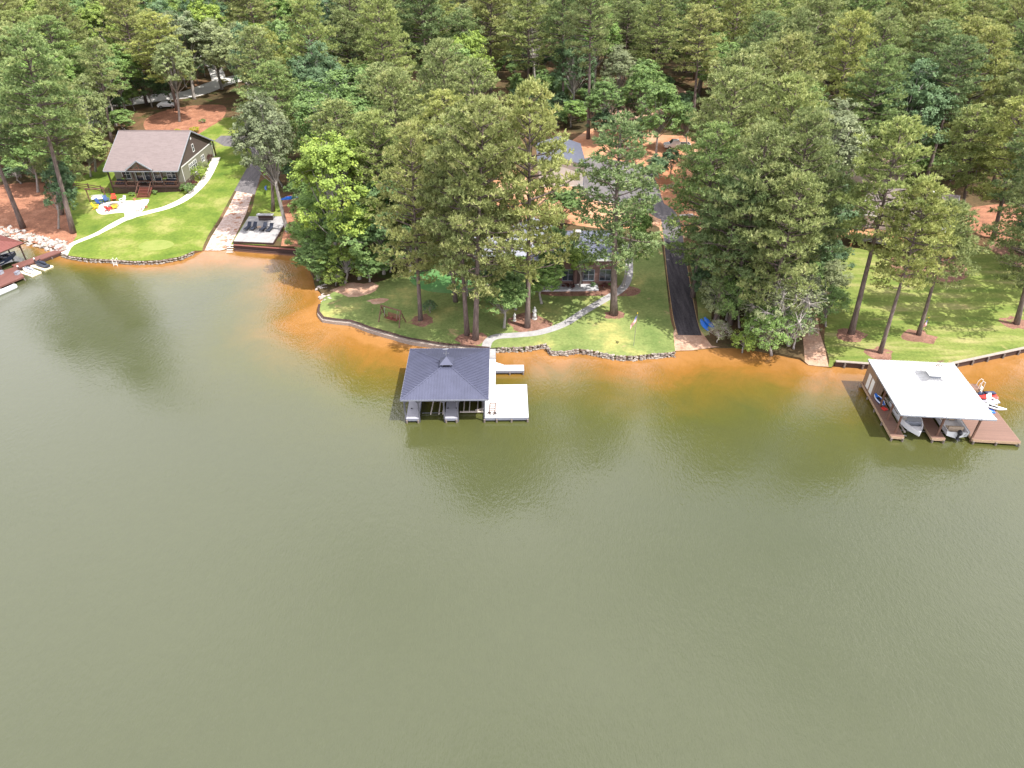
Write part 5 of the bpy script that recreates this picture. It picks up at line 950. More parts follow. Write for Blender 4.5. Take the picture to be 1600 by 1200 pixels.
def pine(seed, H, Rm, bare, nlimb=46, per=5, nb=58, dens=1.0):
    rg = np.random.RandomState(seed); tr = MB(); zb = H * bare
    bend = rg.uniform(-.25, .25, 2); tp = lambda z: Vector((bend[0]*math.sin(z/H*2.6), bend[1]*math.sin(z/H*3.1), z)); r0 = .012*H + .05
    zs = np.linspace(-.4, H*.96, 9); tr.tube([tp(z) for z in zs], [r0*(1.25 if z < .5 else (1 - .85*z/H)) for z in zs], 7)
    cc, cd, cr = [], [], []
    for i in range(nlimb):
        t = ((i + rg.uniform(0, .8)) / nlimb) ** .85; z = zb + (H - zb) * t * .97; ang = i * 2.399 + rg.uniform(-.5, .5)
        prof = (min(1, .55 + t*2.2)) * (1 - t ** 2.4) ** .75; l = Rm * prof * rg.uniform(.62, 1.15) + .5
        el = rad(-4 + 38*t + rg.uniform(-9, 12)); base = tp(z); d = Vector((math.cos(ang)*math.cos(el), math.sin(ang)*math.cos(el), math.sin(el)))
        tip = base + d * l; tip.z += l * .10; mid = base.lerp(tip, .5) - Vector((0, 0, l*.05)); rb = .035 + .016*l
        tr.tube([base, mid, tip], [rb, rb*.65, .02], 4, cap=False); sd = Vector((-math.sin(ang), math.cos(ang), 0))
        k = max(2, int(per * (l / Rm) + .6))
        for j in range(k):
            f = 1 - (j / k) * .72 * rg.uniform(.8, 1.1); off = sd * rg.uniform(-1, 1) * (.25 + .36*l*(1-abs(f-.6))*.8); c = base.lerp(tip, f) + off + Vector((0, 0, rg.uniform(-.1, .45)))
            cc.append(c); cr.append(rg.uniform(.75, 1.2) * (1.1 if l > 2 else .85)); cd.append((d * .5 + off * .25 + Vector((0, 0, .75))).normalized())
            if j % 2 == 0: tr.tube([base.lerp(tip, f*.8), c], [.03, .012], 3, cap=False)
    cc, cd, cr = np.array([tuple(c) for c in cc]), np.array([tuple(c) for c in cd]), np.array(cr); n = len(cc); nb = int(nb * dens)
    # every clump: a few tufts, each a fan of needles pointing out and up
    nt_ = 9; tc_ = unit(rg.normal(size=(n, nt_, 3)) + cd[:, None] * .55); tc_[:, :, 2] = np.abs(tc_[:, :, 2]) * .75 + tc_[:, :, 2] * .25
    tpos = cc[:, None] + tc_ * (cr[:, None, None] * rg.uniform(.25, .75, (n, nt_, 1))) * np.array([1, 1, .62])
    m = max(4, nb // nt_); dirs = unit(unit(tc_ + np.array([0, 0, .35]))[:, :, None] * .9 + rg.normal(size=(n, nt_, m, 3)) * .55)
    cen = np.repeat(tpos[:, :, None], m, 2) ; lens = (.34 + .2*rg.rand(n, nt_, m)) ; wid = .075 + .06 * rg.rand(n, nt_, m)
    P = blades(rg, cen.reshape(-1, 3), dirs.reshape(-1, 3), lens.reshape(-1), wid.reshape(-1) * 1.6)
    ti = np.clip(rg.uniform(.1, .75, (n, 1, 1)) + rg.uniform(-.18, .18, (n, nt_, 1)) + rg.uniform(-.1, .1, (n, nt_, m)), 0, 1).reshape(-1)
    me = mesh_from(P, ti, 'crown', 'needles_olive'); return tr, me, H, Rm
def leafy(seed, H, Rm, low=.25, nl=30, nc=15, nleaf=22, leaf=.34, fork=5, sparse=1.0, lobe=.36, flat=1.0, twigs=4):
    rg = np.random.RandomState(seed); tr = MB(); r0 = .014*H + .05; zf = H * max(low, .18) * 1.1; cz = H * (low + 1) / 2; rz = H * (1 - low) / 2
    tr.tube([(0, 0, -.4), (0, 0, .5), (rg.uniform(-.3, .3), rg.uniform(-.3, .3), zf), (0, 0, cz)], [r0*1.4, r0, r0*.8, r0*.4], 7)
    u = unit(rg.normal(size=(nl, 3))); u[:, 2] = np.where(u[:, 2] < -.35, -u[:, 2] * .6, u[:, 2]); u = unit(u)
    rr = rg.uniform(.50, .82, (nl, 1)); lc = np.array([0, 0, cz]) + u * rr * np.array([Rm, Rm, rz * flat])
    lc[:, :2] *= np.where(lc[:, 2:3] > cz + rz*.4, .85, 1.0)
    for c in lc:
        a = Vector((0, 0, zf + (c[2]-zf)*.25)); b = Vector(c); mid = a.lerp(b, .5) + Vector((0, 0, -.05*(b-a).length)); tr.tube([a, mid, b], [r0*.34, r0*.2, .03], 4, cap=False)
    lr = Rm * lobe * rg.uniform(.7, 1.25, (nl, 1))
    v = unit(rg.normal(size=(nl, nc, 3)) + u[:, None] * .8 + np.array([0, 0, .35])); cp = lc[:, None] + v * lr[:, None] * rg.uniform(.65, 1.1, (nl, nc, 1)) * np.array([1, 1, .75])
    for c, b in zip(lc, cp):
        for q in b[:twigs]: tr.tube([Vector(c), Vector(q)], [.035, .012], 3, cap=False)
    keep = rg.rand(nl, nc) < sparse; cp = cp[keep]; vv = v[keep]; n = len(cp)
    cr = rg.uniform(.38, .68, (n, 1, 1)) * (Rm / 5) ** .5; off = unit(rg.normal(size=(n, nleaf, 3))) * rg.uniform(.3, 1, (n, nleaf, 1)) * cr * np.array([1, 1, .6])
    nrm = unit(vv[:, None] * .9 + np.array([0, 0, .5]) + rg.normal(size=(n, nleaf, 3)) * .45); dirs = unit(np.cross(nrm, rg.normal(size=(n, nleaf, 3))))
    side = np.cross(nrm, dirs); c = (cp[:, None] + off).reshape(-1, 3); d = dirs.reshape(-1, 3); s = side.reshape(-1, 3); ln = (leaf * rg.uniform(.6, 1.15, len(c)))[:, None]
    P = np.stack([c - d*ln*.5, c + s*ln*.32, c + d*ln*.5, c - s*ln*.32], 1)
    lt = rg.uniform(-.12, .12, (nl, nc))[keep]; ti = np.clip(.42 + lt[:, None] + rg.uniform(-.22, .22, (n, 1)) + rg.uniform(-.14, .14, (n, nleaf)), 0, 1).reshape(-1)
    me = mesh_from(P, ti, 'crown', 'leaves_mid'); return tr, me, H, Rm
PINES = [pine(11, 28, 6.0, .30, 72, 9, 60), pine(12, 30, 6.2, .36, 72, 9, 60), pine(13, 26, 5.8, .24, 72, 9, 60), pine(14, 29, 6.4, .22, 80, 9, 60), pine(15, 24, 5.2, .32, 60, 9, 60)]
BARE = [pine(16, 30, 5.4, .47, 60, 9, 60), pine(17, 24, 5.2, .42, 56, 9, 60)]
THIN = [pine(31, 30, 5.0, .26, 56, 8, 60), pine(32, 26, 4.2, .48, 40, 7, 60)]
LEAFY = [leafy(21, 20, 5.4, .14, 46, 18, 24), leafy(22, 17, 4.8, .06, 44, 18, 24), leafy(23, 22, 5.2, .24, 46, 18, 24), leafy(24, 15, 4.2, .03, 38, 16, 24)]
SMALL = [leafy(41, 8, 2.6, .12, 18, 14, 22, .3, lobe=.42), leafy(42, 6.5, 2.4, .05, 16, 14, 22, .28, lobe=.42)]
SCRUB = [leafy(51, 9, 3.6, .02, 40, 15, 18, .26, sparse=.95, lobe=.34), leafy(52, 7, 3.4, .03, 34, 12, 14, .24, sparse=.5, lobe=.36, twigs=10)]
DEAD = [leafy(71, 18, 3.2, .35, 20, 8, 8, .2, sparse=.22, lobe=.4, twigs=5)]
SHRUB = [leafy(61, 1.6, .95, .0, 14, 10, 16, .12, lobe=.42), leafy(62, 2.6, 1.7, .0, 16, 10, 18, .2, lobe=.42)]
PROTO = {}
def proto_mesh(p, bark):
    k = (id(p), bark)
    if k not in PROTO:
        o = p[0].build('trunk', M[bark], smooth=True); PROTO[k] = (o.data, p[1]); bpy.data.objects.remove(o)
    return PROTO[k]
MATC = {}
def plant(name, cat, p, loc, h, r, mat, bark='bark_pine', lean=(0, 0), spin=0.0, label=None, group=None):
    tm, cm = proto_mesh(p, bark)
    if (cm.name, mat) not in MATC:
        c2 = cm.copy(); c2.materials.clear(); c2.materials.append(M[mat]); MATC[(cm.name, mat)] = c2
    e = thing(name, label, cat, loc, 0, group); q = rot_to((lean[0], lean[1], h)) @ Quaternion((0, 0, 1), spin)
    e.rotation_mode = 'QUATERNION'; e.rotation_quaternion = q; e.scale = (r / p[3], r / p[3], h / p[2])
    a = bpy.data.objects.new('trunk', tm); col.objects.link(a); a.parent = e
    b = bpy.data.objects.new('crown', MATC[(cm.name, mat)]); col.objects.link(b); b.parent = e
    return e
TL = []      # planted: x, y, r
rgt = random.Random(77)
def tree_bt(kind, pi, bx, by, tx, ty, r, mat, label=None, bark='bark_pine', name=None, cat='tree'):
    """from the foot and the top of a tree seen in the photo"""
    x, y, z = T(bx, by); X, Z = RY(tx, ty, y); h = Z - z
    P_ = {'pine': PINES, 'bare': BARE, 'thin': THIN, 'leafy': LEAFY, 'small': SMALL, 'scrub': SCRUB, 'dead': DEAD, 'shrub': SHRUB}[kind][pi]
    TL.append((x, y, r)); nm = name or {'pine': 'pine_tree', 'bare': 'pine_tree', 'thin': 'pine_tree', 'leafy': 'broadleaf_tree', 'small': 'small_tree', 'scrub': 'scrub_tree', 'dead': 'dead_tree', 'shrub': 'shrub'}[kind]
    return plant(nm, cat, P_, (x, y, z), h, r, mat, bark, (X - x, 0), rgt.uniform(0, 6.28), label)
def tree_top(kind, pi, tx, ty, h, r, mat, label=None, bark='bark_pine', group=None):
    """from the top of a tree and its usual height, where leaves hide the foot"""
    z = 3.0
    for _ in range(10):
        x, y = R(tx, ty, z + h); z = .5*z + .5*hz(x, y)
    return world_tree(kind, pi, x, y, z, h, r, mat, label, bark, group)
def world_tree(kind, pi, x, y, z, h, r, mat, label=None, bark='bark_pine', group=None, lean=None):
    P_ = {'pine': PINES, 'bare': BARE, 'thin': THIN, 'leafy': LEAFY, 'small': SMALL, 'scrub': SCRUB, 'dead': DEAD, 'shrub': SHRUB}[kind][pi]; TL.append((x, y, r))
    nm = {'pine': 'pine_tree', 'bare': 'pine_tree', 'thin': 'pine_tree', 'leafy': 'broadleaf_tree', 'small': 'small_tree', 'scrub': 'scrub_tree', 'dead': 'dead_tree', 'shrub': 'shrub'}[kind]
    e = plant(nm, 'tree', P_, (x, y, z), h, r, mat, bark, lean or (rgt.uniform(-.8, .8), rgt.uniform(-.8, .8)), rgt.uniform(0, 6.28), label, group)
    if label is None: TREEG.append((e, kind, mat, x, y, z, h))
    return e
NO, NG, NY = 'needles_olive', 'needles_green', 'needles_yellow'; LD, LM, LB, LG = 'leaves_dark', 'leaves_mid', 'leaves_bright', 'leaves_grey'
# trees whose trunks the photo shows
tree_bt('bare', 0, 115, 364, 30, 45, 6.1, NG, 'tall leaning pine with a long bare trunk at the left edge of the cottage lawn')
tree_bt('bare', 0, 36, 356, -60, 110, 5.9, NG, 'pine on the pine straw slope above the pale rocks, dark trunk leaning left')
tree_bt('pine', 2, 97, 335, 75, 90, 5.4, NO, 'pine close behind the leaning pine beside the cottage lawn')
tree_bt('leafy', 3, 92, 357, 85, 235, 3.0, LD, 'dark leafy tree with a thin pale stem under the leaning pines', 'bark_grey')
tree_bt('thin', 1, 175, 226, 145, 60, 4.2, NO, 'slender pine rising behind the left corner of the cottage roof')
tree_bt('leafy', 0, 150, 268, 125, 105, 3.8, NO, 'olive green cedar like tree beside the left end of the cottage', 'bark_grey')
tree_bt('leafy', 3, 142, 276, 140, 190, 3.4, NO, 'rounded olive green tree touching the cottage eave on its left side', 'bark_grey')
tree_bt('leafy', 1, 60, 300, 40, 190, 4.4, LM, 'mid green leafy tree at the fence end between pines', 'bark_grey')
tree_bt('leafy', 3, 97, 300, 95, 225, 3.0, LM, 'bushy leafy tree just left of the rail fence', 'bark_grey')
tree_bt('leafy', 2, 281, 190, 268, 55, 4.6, NO, 'tree with pale trunk standing in the pine straw bed behind the cottage', 'bark_grey')
tree_bt('leafy', 2, 449, 362, 398, 140, 4.9, LG, 'grey green tree leaning over the left driveway beside the lounger platform', 'bark_grey')
tree_bt('thin', 1, 427, 330, 420, 160, 3.8, LG, 'dark trunked tree behind the lounger platform shading the driveway')
tree_bt('leafy', 1, 528, 432, 522, 190, 6.6, LB, 'big bright green broadleaf tree on the shore right of the lounger platform', 'bark_grey')
tree_bt('leafy', 1, 485, 412, 495, 290, 4.6, LM, 'broadleaf tree overhanging the orange shallows beside the wooden bulkhead', 'bark_grey')
tree_bt('leafy', 3, 562, 436, 562, 305, 4.8, LM, 'lower broadleaf tree at the back of the middle lawn point', 'bark_grey')
tree_bt('leafy', 1, 600, 428, 596, 265, 4.6, LD, 'dark broadleaf tree behind the garden swing lawn', 'bark_grey')
tree_bt('pine', 3, 657, 500, 640, 190, 5.0, NY, 'pine in the middle lawn just right of the garden swing')
tree_bt('pine', 0, 730, 523, 716, 175, 5.4, NO, 'left one of two pines standing together behind the grey boathouse')
tree_bt('pine', 3, 743, 530, 757, 150, 6.4, NY, 'right one of two pines standing together behind the grey boathouse')
tree_bt('pine', 2, 824, 511, 828, 135, 6.2, NY, 'tall pine in the mulch bed between the two pale statues')
tree_bt('thin', 0, 959, 491, 972, 182, 6.4, NG, 'open crowned pine beside the grey path with red clay showing through')
tree_bt('leafy', 3, 974, 447, 1000, 300, 2.9, LM, 'small forked oak leaning right beside the path at the house corner', 'bark_grey')
tree_bt('leafy', 1, 788, 512, 788, 425, 3.4, LM, 'leafy oak between the paired pines and the mulch bed', 'bark_grey')
tree_bt('small', 0, 906, 450, 905, 375, 2.3, LB, 'small bright lime green tree in front of the metal roofed house', 'bark_grey')
tree_bt('small', 1, 858, 452, 870, 350, 2.9, LM, 'small green tree against the front wall of the metal roofed house', 'bark_grey')
tree_bt('small', 0, 730, 462, 728, 395, 2.6, LD, 'dark small tree at the left corner of the metal roofed house', 'bark_grey')
tree_bt('bare', 0, 1330, 521, 1412, 188, 5.2, NO, 'left of three leaning pines on the right lawn, dark mulch ring')
tree_bt('bare', 1, 1375, 551, 1452, 290, 4.4, NY, 'pine nearest the white boathouse, foot in mulch behind its roof')
tree_bt('bare', 1, 1435, 523, 1492, 318, 4.4, NO, 'right of three leaning pines on the right lawn, flag at its foot')
tree_bt('pine', 3, 1588, 506, 1665, 190, 5.7, NO, 'pine in a mulch ring at the right end of the right lawn')
tree_bt('pine', 0, 1552, 372, 1600, 150, 5.7, NY, 'pine at the brown dirt yard on the far right')
tree_bt('pine', 4, 1500, 350, 1528, 165, 5.0, NO, 'pine beside the dirt yard, left of the far right one')
tree_bt('bare', 0, 1443, 296, 1512, 60, 5.2, NG, 'tall pine with long leaning bare trunk behind the white walled house')
tree_bt('bare', 0, 880, 186, 879, -30, 4.6, NG, 'straight reddish trunked pine behind the dark roofed garage')
tree_bt('bare', 0, 919, 217, 924, -48, 5.2, NO, 'tallest straight bare trunked pine right of the dark roofed garage')
tree_bt('leafy', 2, 965, 183, 968, 68, 4.2, LG, 'grey leaved tree with pale trunk beside the dirt opening in the woods', 'bark_grey')
tree_bt('bare', 0, 1082, 204, 1098, 10, 5.4, NY, 'yellowish pine with tall bare trunk behind the white pickup truck')
tree_bt('thin', 1, 836, 150, 828, -20, 4.2, LG, 'tree with white forked trunk at the edge of the middle woods', 'bark_grey')
tree_bt('small', 0, 1015, 208, 1017, 130, 3.2, LM, 'small tree with thin pale stem left of the white pickup truck', 'bark_grey')
tree_bt('small', 0, 1050, 282, 1048, 228, 1.9, LD, 'young dark tree on the red clay below the pickup truck', 'bark_grey')
tree_bt('leafy', 1, 1075, 235, 1060, 150, 3.2, LM, 'leafy tree drooping over the white pickup truck', 'bark_grey')
for (px, py, h, r_, mt, k_, lb) in [(745,95,28,6.2,NO,0,'broad pine behind the tall mulch bed pine'),(690,140,26,6.2,NY,3,'broad yellowish pine in the middle of the central pine mass'),(615,110,27,6.0,NO,2,'pine at the upper left of the central pine mass'),(575,175,24,5.6,NO,3,'pine between the bright shore tree and the central pine mass'),
    (700,245,21,5.4,NY,2,'lower yellowish pine in front of the central pine mass'),(600,210,20,5.0,NG,2,'green pine above the dark broadleaf tree by the swing lawn')]:
    tree_top('pine', k_, px, py, h, r_, mt, lb)
for (bx, by, tx, ty, r_, mt, lb) in [(640,425,640,345,4.0,LM,'leafy tree at the back of the green turf'),(690,402,688,330,4.0,LD,'dark leafy tree behind the green turf'),(610,425,612,372,2.4,LM,'low leafy tree left of the green turf'),
    (805,448,812,395,2.6,LM,'leafy tree against the middle of the brick wall'),(770,468,765,415,2.6,LD,'dark leafy tree in front of the left brick wall')]:
    tree_bt('leafy', 3, bx, by, tx, ty, r_, mt, lb, 'bark_grey')
tree_bt('pine', 0, 1655, 470, 1740, 150, 6.2, NO, 'pine just beyond the right lawn shading its far corner'); tree_bt('pine', 3, 1598, 408, 1650, 170, 6.0, NG, 'pine above the hedge at the upper right lawn corner'); tree_bt('leafy', 1, 1640, 430, 1660, 300, 5.0, LD, 'dark broadleaf tree by the hedge at the upper right lawn corner', 'bark_grey')
for (px, py, h, r_, mt, k_, lb) in [(900,40,20,4.8,LD,0,'dark broadleaf tree right behind the garage roof'),(1010,85,17,4.6,LM,1,'broadleaf tree on the right rim of the back clearing'),(985,140,9,3.4,LD,3,'low dark tree at the front rim of the back clearing'),(940,165,8,3.2,LD,3,'low dark tree behind the grey parking pad'),(1040,120,16,4.4,LM,1,'broadleaf tree between back clearing and pickup truck')]:
    tree_top('leafy', k_, px, py, h, r_, mt, lb, 'bark_grey')
for (bx, by, tx, ty, r_, mt, lb) in [(1135,500,1135,430,3.0,LM,'leafy tree hanging over the right edge of the fresh asphalt'),(1262,460,1262,385,3.4,LM,'leafy tree where thicket meets right lawn'),
    (1300,445,1300,375,2.8,LD,'dark leafy tree at the upper left corner of the right lawn'),(1150,465,1150,395,3.2,LD,'dark leafy tree deep beside the driveway'),(1230,500,1232,430,3.0,LG,'greyish leafy tree behind the whitish twigs')]:
    tree_bt('leafy', 3, bx, by, tx, ty, r_, mt, lb, 'bark_grey')
for (bx, by, tx, ty, r_, mt, k_, lb) in [(1298,470,1298,405,2.6,LG,0,'scrub at the left edge of the right lawn, upper one'),(1290,510,1292,445,2.8,LM,0,'scrub at the left edge of the right lawn, lower one'),(1165,500,1165,425,3.2,LG,0,'pale green scrub in the middle of the driveway end thicket'),(1198,510,1200,430,3.4,LM,0,'dense scrub behind the twiggy tree'),
    (1135,470,1138,400,3.2,LM,0,'tall green scrub right of the black driveway'),(1240,545,1243,480,3.0,LM,1,'twiggy scrub leaning over the concrete boat ramp'),(1255,470,1255,400,3.2,LM,0,'scrub above the whitish twigs at the woods edge'),(1120,535,1124,500,1.8,LG,1,'low scrub on the bank in front of the blue kayaks'),(1215,480,1218,395,3.4,LD,0,'dark scrub deep in the driveway end thicket')]:
    tree_bt('scrub', k_, bx, by, tx, ty, r_, mt, lb, 'dead_wood' if mt == LG or k_ else 'bark_grey')
tree_bt('dead', 0, 838, 158, 832, 35, 3.0, LG, 'nearly leafless pale forked tree at the edge of the middle woods', 'dead_wood'); tree_bt('dead', 0, 1268, 330, 1276, 160, 2.8, LG, 'pale dead limbed tree inside the driveway woods', 'dead_wood'); tree_bt('dead', 0, 650, 330, 655, 205, 2.8, LG, 'pale dead limbed tree inside the central pine mass', 'dead_wood'); tree_bt('dead', 0, 520, 200, 512, 95, 2.8, LG, 'pale dead limbed tree in the woods behind the bright shore tree', 'dead_wood')
for (k_, bx, by, tx, ty, r_, mt, lb) in [(3,497,438,497,372,3.4,LM,'low leafy tree filling the shore left of the bright tree'),(3,540,442,541,378,3.4,LB,'low bright leafy tree below the bright shore tree'),(3,474,402,478,335,3.2,LM,'leafy tree hanging over the end of the timber bulkhead'),(3,578,440,580,385,2.8,LM,'low leafy tree at the back edge of the lawn point'),
    (3,846,474,842,402,3.2,LM,'leafy tree hiding the middle of the brick wall'),(3,806,484,806,418,3.0,LM,'leafy tree left of the mulch bed pine before the house'),(3,880,352,872,292,3.6,LM,'leafy tree on the clay between garage and metal roof'),(3,1003,232,1003,180,2.8,LD,'dark leafy tree behind the grey parking pad'),(3,1022,290,1024,238,2.6,LD,'dark leafy tree between parking pad and lamp post'),(2,945,222,944,120,4.4,LM,'leafy tree on the clay just right of the garage')]:
    tree_bt('leafy', k_, bx, by, tx, ty, r_, mt, lb, 'bark_grey')
# right hand woods beside the driveway
tree_top('pine', 3, 1160, 105, 29, 6.4, NO, 'broad pine crown high above the driveway woods, left one of the top pair')
tree_top('pine', 0, 1245, 118, 30, 6.1, NO, 'broad pine crown high above the driveway woods, right one of the top pair')
tree_top('pine', 3, 1128, 190, 25, 5.7, NG, 'pine reaching out over the bend of the black driveway')
tree_top('pine', 2, 1205, 195, 27, 5.7, NO, 'pine crown in the middle of the woods right of the driveway')
tree_top('pine', 0, 1280, 175, 28, 5.7, NO, 'pine crown in the driveway woods nearest the white walled house')
tree_top('pine', 4, 1165, 262, 22, 5.0, NG, 'mid height pine leaning over the red clay bank')
tree_top('pine', 2, 1250, 268, 23, 5.1, NO, 'mid height pine above the tangled pale branches')
tree_top('pine', 4, 1300, 262, 20, 4.2, NG, 'short pine touching the stairs side of the white walled house')
tree_top('leafy', 1, 1150, 345, 13, 3.6, LM, 'broadleaf tree at the front of the driveway woods', 'bark_grey')
tree_top('leafy', 3, 1215, 330, 12, 3.6, LD, 'dark ivy covered broadleaf tree in the driveway woods', 'bark_grey')
tree_top('leafy', 3, 1275, 345, 11, 3.2, LD, 'dark broadleaf tree where the right lawn meets the woods', 'bark_grey')
tree_top('leafy', 3, 1108, 372, 8, 2.8, LD, 'blue green low tree beside the black driveway', 'bark_grey')
tree_bt('scrub', 0, 1122, 505, 1135, 425, 2.8, LG, 'yellow green scrub beside the blue kayaks', 'bark_grey')
tree_bt('scrub', 0, 1155, 512, 1150, 415, 3.0, LM, 'tall scrub between the kayaks and the grey twiggy tree', 'bark_grey')
tree_bt('small', 1, 1120, 470, 1105, 400, 2.6, LD, 'dark bush at the driveway edge above the kayaks', 'bark_grey')
tree_bt('scrub', 1, 1232, 540, 1222, 425, 5.2, LG, 'twiggy tree with pale bare branches beside the concrete boat ramp', 'dead_wood')
tree_bt('scrub', 1, 1265, 500, 1262, 425, 3.2, LG, 'thin tree with whitish twigs above the concrete boat ramp', 'dead_wood')
tree_bt('scrub', 0, 1205, 552, 1200, 478, 3.0, LM, 'bushy scrub hanging over the orange water right of the driveway', 'dead_wood')
tree_bt('small', 1, 1175, 535, 1180, 490, 1.8, LB, 'bright low bush on the bank right of the driveway end', 'bark_grey')
tree_bt('small', 1, 1185, 450, 1190, 375, 3.0, LD, 'dark undergrowth tree in the middle of the driveway woods', 'bark_grey')
tree_bt('small', 0, 1245, 440, 1240, 385, 3.0, LD, 'dark undergrowth tree between the twiggy tree and the right lawn', 'bark_grey')
tree_bt('small', 1, 1150, 440, 1160, 385, 3.0, LM, 'green undergrowth tree behind the driveway scrub', 'bark_grey')
for (bx, by, tx, ty, r_, mt, lb) in [(508,440,506,405,1.9,LM,'bush on the shore behind the white rocks of the lawn point'),(525,446,524,420,1.7,LB,'bright low bush behind the dirt patch on the lawn point'),
    (492,425,488,398,1.8,LD,'dark low bush dipping towards the orange shallows'),(672,489,672,471,1.0,LD,'round dark shrub in the grass beside the swing pine'),(470,372,466,350,1.6,LM,'low bush behind the timber bulkhead end'),
    (1160,548,1163,520,1.6,LB,'fresh green bush low on the bank near the orange water'),(1105,428,1100,398,1.5,LD,'dark shrub on the right edge of the black driveway')]:
    tree_bt('shrub', 1, bx, by, tx, ty, r_, mt, lb, 'bark_grey', cat='shrub')
# ------------------------------------------------------------------ the woods
CLEAR = [  # seen openings: no crown may stand before them
 [(158,200),(290,198),(330,215),(350,300),(340,390),(100,400),(112,300),(165,300)],[(330,215),(415,240),(400,330),(365,390),(300,390)],[(240,168),(345,160),(350,212),(300,212),(250,200)],
 [(300,130),(345,122),(350,165),(300,168)],[(868,212),(918,222),(1030,245),(1045,300),(1030,350),(900,350),(868,290)],[(955,140),(990,140),(990,170),(955,174)],[(1010,215),(1075,215),(1075,290),(1030,310)],
 [(1030,300),(1080,300),(1100,540),(1040,540)],[(500,445),(1040,430),(1040,550),(500,550)],[(1300,395),(1600,385),(1600,560),(1300,560)],[(1338,280),(1500,280),(1500,420),(1330,420)],[(1530,340),(1590,340),(1590,375),(1535,375)],
 [(760,345),(960,355),(960,430),(760,420)],[(745,280),(850,280),(850,345),(745,345)],[(1340,255),(1392,240),(1392,285),(1335,285)]]
def pip(p, poly): return bool(inside(np.array([p]), poly)[0])
def clear_ok(x, y, z, h, r, bare, tol):
    for f in (1.0, (1 + bare) / 2, bare):
        k = .35 if f == 1.0 else .8
        for dx in (-k*r, 0, k*r):
            q = PX(x + dx, y, z + h*f)
            for c in CLEAR:
                if pip(q, c): return False
    return True
ZONES = [([(-260,345),(55,300),(100,262),(150,205),(240,186),(235,120),(-260,120)], 'mix', 7.0),
         ([(-300,178),(1900,178),(1900,66),(-300,66)], 'mix', 9.0),
         ([(-400,70),(2000,70),(2000,30),(-400,30)], 'mix', 9.4),
         ([(415,330),(450,345),(500,420),(560,430),(640,400),(715,345),(725,250),(760,185),(860,150),(400,150),(395,205)], 'mix', 9.0),
         ([(1100,360),(1110,430),(1200,455),(1300,395),(1325,320),(1420,285),(1500,300),(1620,312),(1900,400),(1900,150),(1100,150)], 'pine', 7.8)]
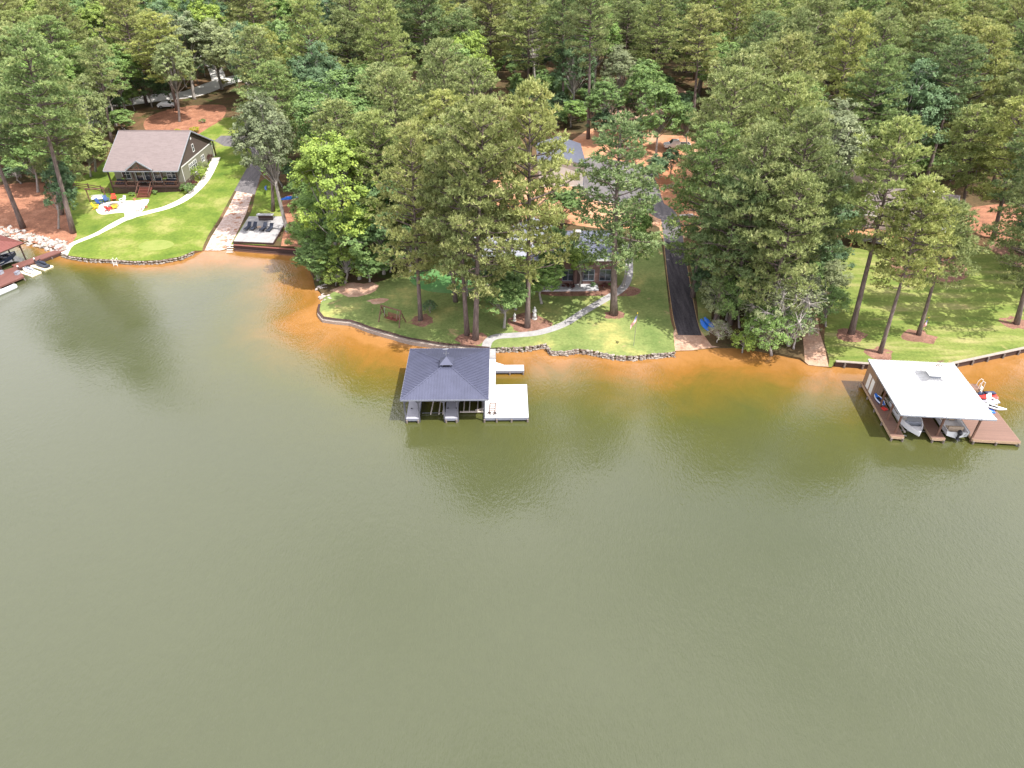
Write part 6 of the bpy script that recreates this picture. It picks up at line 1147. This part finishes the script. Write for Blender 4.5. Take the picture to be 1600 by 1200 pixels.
def fill():
    rg = random.Random(2024)
    for zi, (poly, style, dist) in enumerate(ZONES):
        W = T2(poly); x0, x1 = min(w[0] for w in W), max(w[0] for w in W); y0, y1 = min(w[1] for w in W), max(w[1] for w in W)
        lim = int((x1-x0)*(y1-y0)/10) 
        cand = np.array([(rg.uniform(x0, x1), rg.uniform(y0, y1)) for _ in range(min(lim, 9000))]); cand = cand[inside(cand, W)]; Zs = height(cand)
        for (x, y), z in zip(cand, Zs):
            q = PX(x, y, z + 22)
            if not (-70 < q[0] < 1670): continue
            if PX(x, y, z + 9)[1] < -5: continue
            if any((x-a)**2 + (y-b)**2 < dist ** 2 for a, b, _ in TL): continue
            f = rg.random(); west = q[0] < 500
            if style == 'pine': kind = 'pine' if f < .78 else 'leafy'
            else: kind = 'pine' if f < (.42 if west else .62) else 'leafy'
            if kind == 'pine': pi = rg.randrange(5); h = rg.uniform(22, 30); r_ = rg.uniform(5.6, 7.4); mat = rg.choice([NO, NO, NG, NY]); bark = 'bark_pine'; bare = .45
            else: pi = rg.randrange(4); h = rg.uniform(15, 25); r_ = rg.uniform(5.2, 7.6); mat = rg.choice([LM, LM, LD, LG, LB]); bark = 'bark_grey'; bare = .25
            if not clear_ok(x, y, z, h, r_, bare, 0):
                if not clear_ok(x, y, z, h*.6, r_*.7, .3, 0): continue
                kind = 'leafy'; pi = 3; h *= .58; r_ *= .72; mat = rg.choice([LD, LM]); bark = 'bark_grey'
            if z + h > 49 - 8: h = 30
            world_tree(kind, pi, float(x), float(y), float(z), h, r_, mat, None, bark)
    # undergrowth along the front of the woods
    for (poly, n) in [([(-100,320),(50,298),(95,290),(150,262),(165,215),(235,190),(230,170),(100,170),(-100,250)], 44), ([(160,190),(350,150),(400,110),(250,90),(100,110),(20,150)], 44), ([(1300,250),(1650,250),(1650,120),(1300,120)], 30), ([(830,215),(900,205),(1000,190),(1070,195),(1090,180),(1080,150),(840,150)], 24), ([(765,165),(860,200),(860,110),(770,90)], 18), ([(1100,340),(1115,430),(1180,460),(1290,420),(1310,350),(1250,300),(1100,280)], 18),
                      ([(1420,300),(1500,312),(1600,312),(1700,330),(1700,260),(1420,250)], 16), ([(1560,375),(1600,392),(1660,420),(1700,430),(1700,395),(1600,378)], 10), ([(430,300),(480,340),(520,400),(620,400),(600,330),(450,280)], 14), ([(680,300),(770,300),(770,230),(700,220)], 6)]:
        W = T2(poly); x0, x1 = min(w[0] for w in W), max(w[0] for w in W); y0, y1 = min(w[1] for w in W), max(w[1] for w in W); k = 0; t_ = 0; own = []
        while k < n and t_ < 600:
            t_ += 1; x, y = rg.uniform(x0, x1), rg.uniform(y0, y1)
            if not pip((x, y), W) or any((x-a)**2+(y-b)**2 < 9 for a, b in own): continue
            z = hz(x, y); h = rg.uniform(4, 8)
            if not clear_ok(x, y, z, h, 2, .2, 0): continue
            own.append((x, y)); k += 1; world_tree('small', rg.randrange(2), x, y, z, h, rg.uniform(2.2, 3.2), rg.choice([LD, LD, LM]), None, 'bark_grey')
fill()
for px, py, r_, h_, mt, lb in LATER:
    x, y, z = T(px, py); plant('shrub', 'shrub', SHRUB[0 if r_ < 1 else 1], (x, y, z), h_, r_, mt, 'bark_grey', (0, 0), rgt.uniform(0, 6), lb)
ORD = ['leftmost','second','third','fourth','fifth','sixth','seventh','eighth','ninth','tenth','eleventh','twelfth','thirteenth','fourteenth','fifteenth','sixteenth','seventeenth','eighteenth','nineteenth','twentieth'] + ['%dth' % k for k in range(21, 99)]
def name_woods():
    zs = [(-1e9, 165, 'woods left of the cottage'), (165, 345, 'woods behind the cottage'), (345, 600, 'woods between cottage and middle lawn'), (600, 860, 'woods behind the metal roofed house'), (860, 1105, 'woods behind the red clay clearing'), (1105, 1335, 'woods right of the driveway'), (1335, 1e9, 'woods behind the white walled house')]
    rows = [(0, 118, 'front'), (118, 140, 'second'), (140, 158, 'third'), (158, 178, 'fourth'), (178, 1e9, 'rearmost')]
    look = {NO: 'olive', NG: 'green', NY: 'yellowish', LD: 'dark', LM: 'mid green', LB: 'bright', LG: 'greyish'}; kn = {'pine': 'pine', 'leafy': 'broadleaf', 'small': 'undergrowth tree'}
    d = {}
    for e, kind, mat, x, y, z, h in TREEG:
        q = PX(x, y, z + h*.85)[0]; zz = next(s[2] for s in zs if s[0] <= q < s[1]); rr = next(s[2] for s in rows if s[0] <= y < s[1]); d.setdefault((zz, rr, kind, mat), []).append((q, e))
    for (zz, rr, kind, mat), l in d.items():
        l.sort(key=lambda t: t[0]); n = len(l)
        for i, (q, e) in enumerate(l):
            e['label'] = (f"{look[mat]} {kn[kind]}, {rr} row of {zz}" if n == 1 else f"{ORD[i]} {look[mat]} {kn[kind]} from the left, {rr} row, {zz}")
            e['group'] = 'pines of the woods' if kind == 'pine' else ('broadleaf trees of the woods' if kind == 'leafy' else 'undergrowth of the woods')
name_woods()
print('TREES', len(TREEG), len(TL))
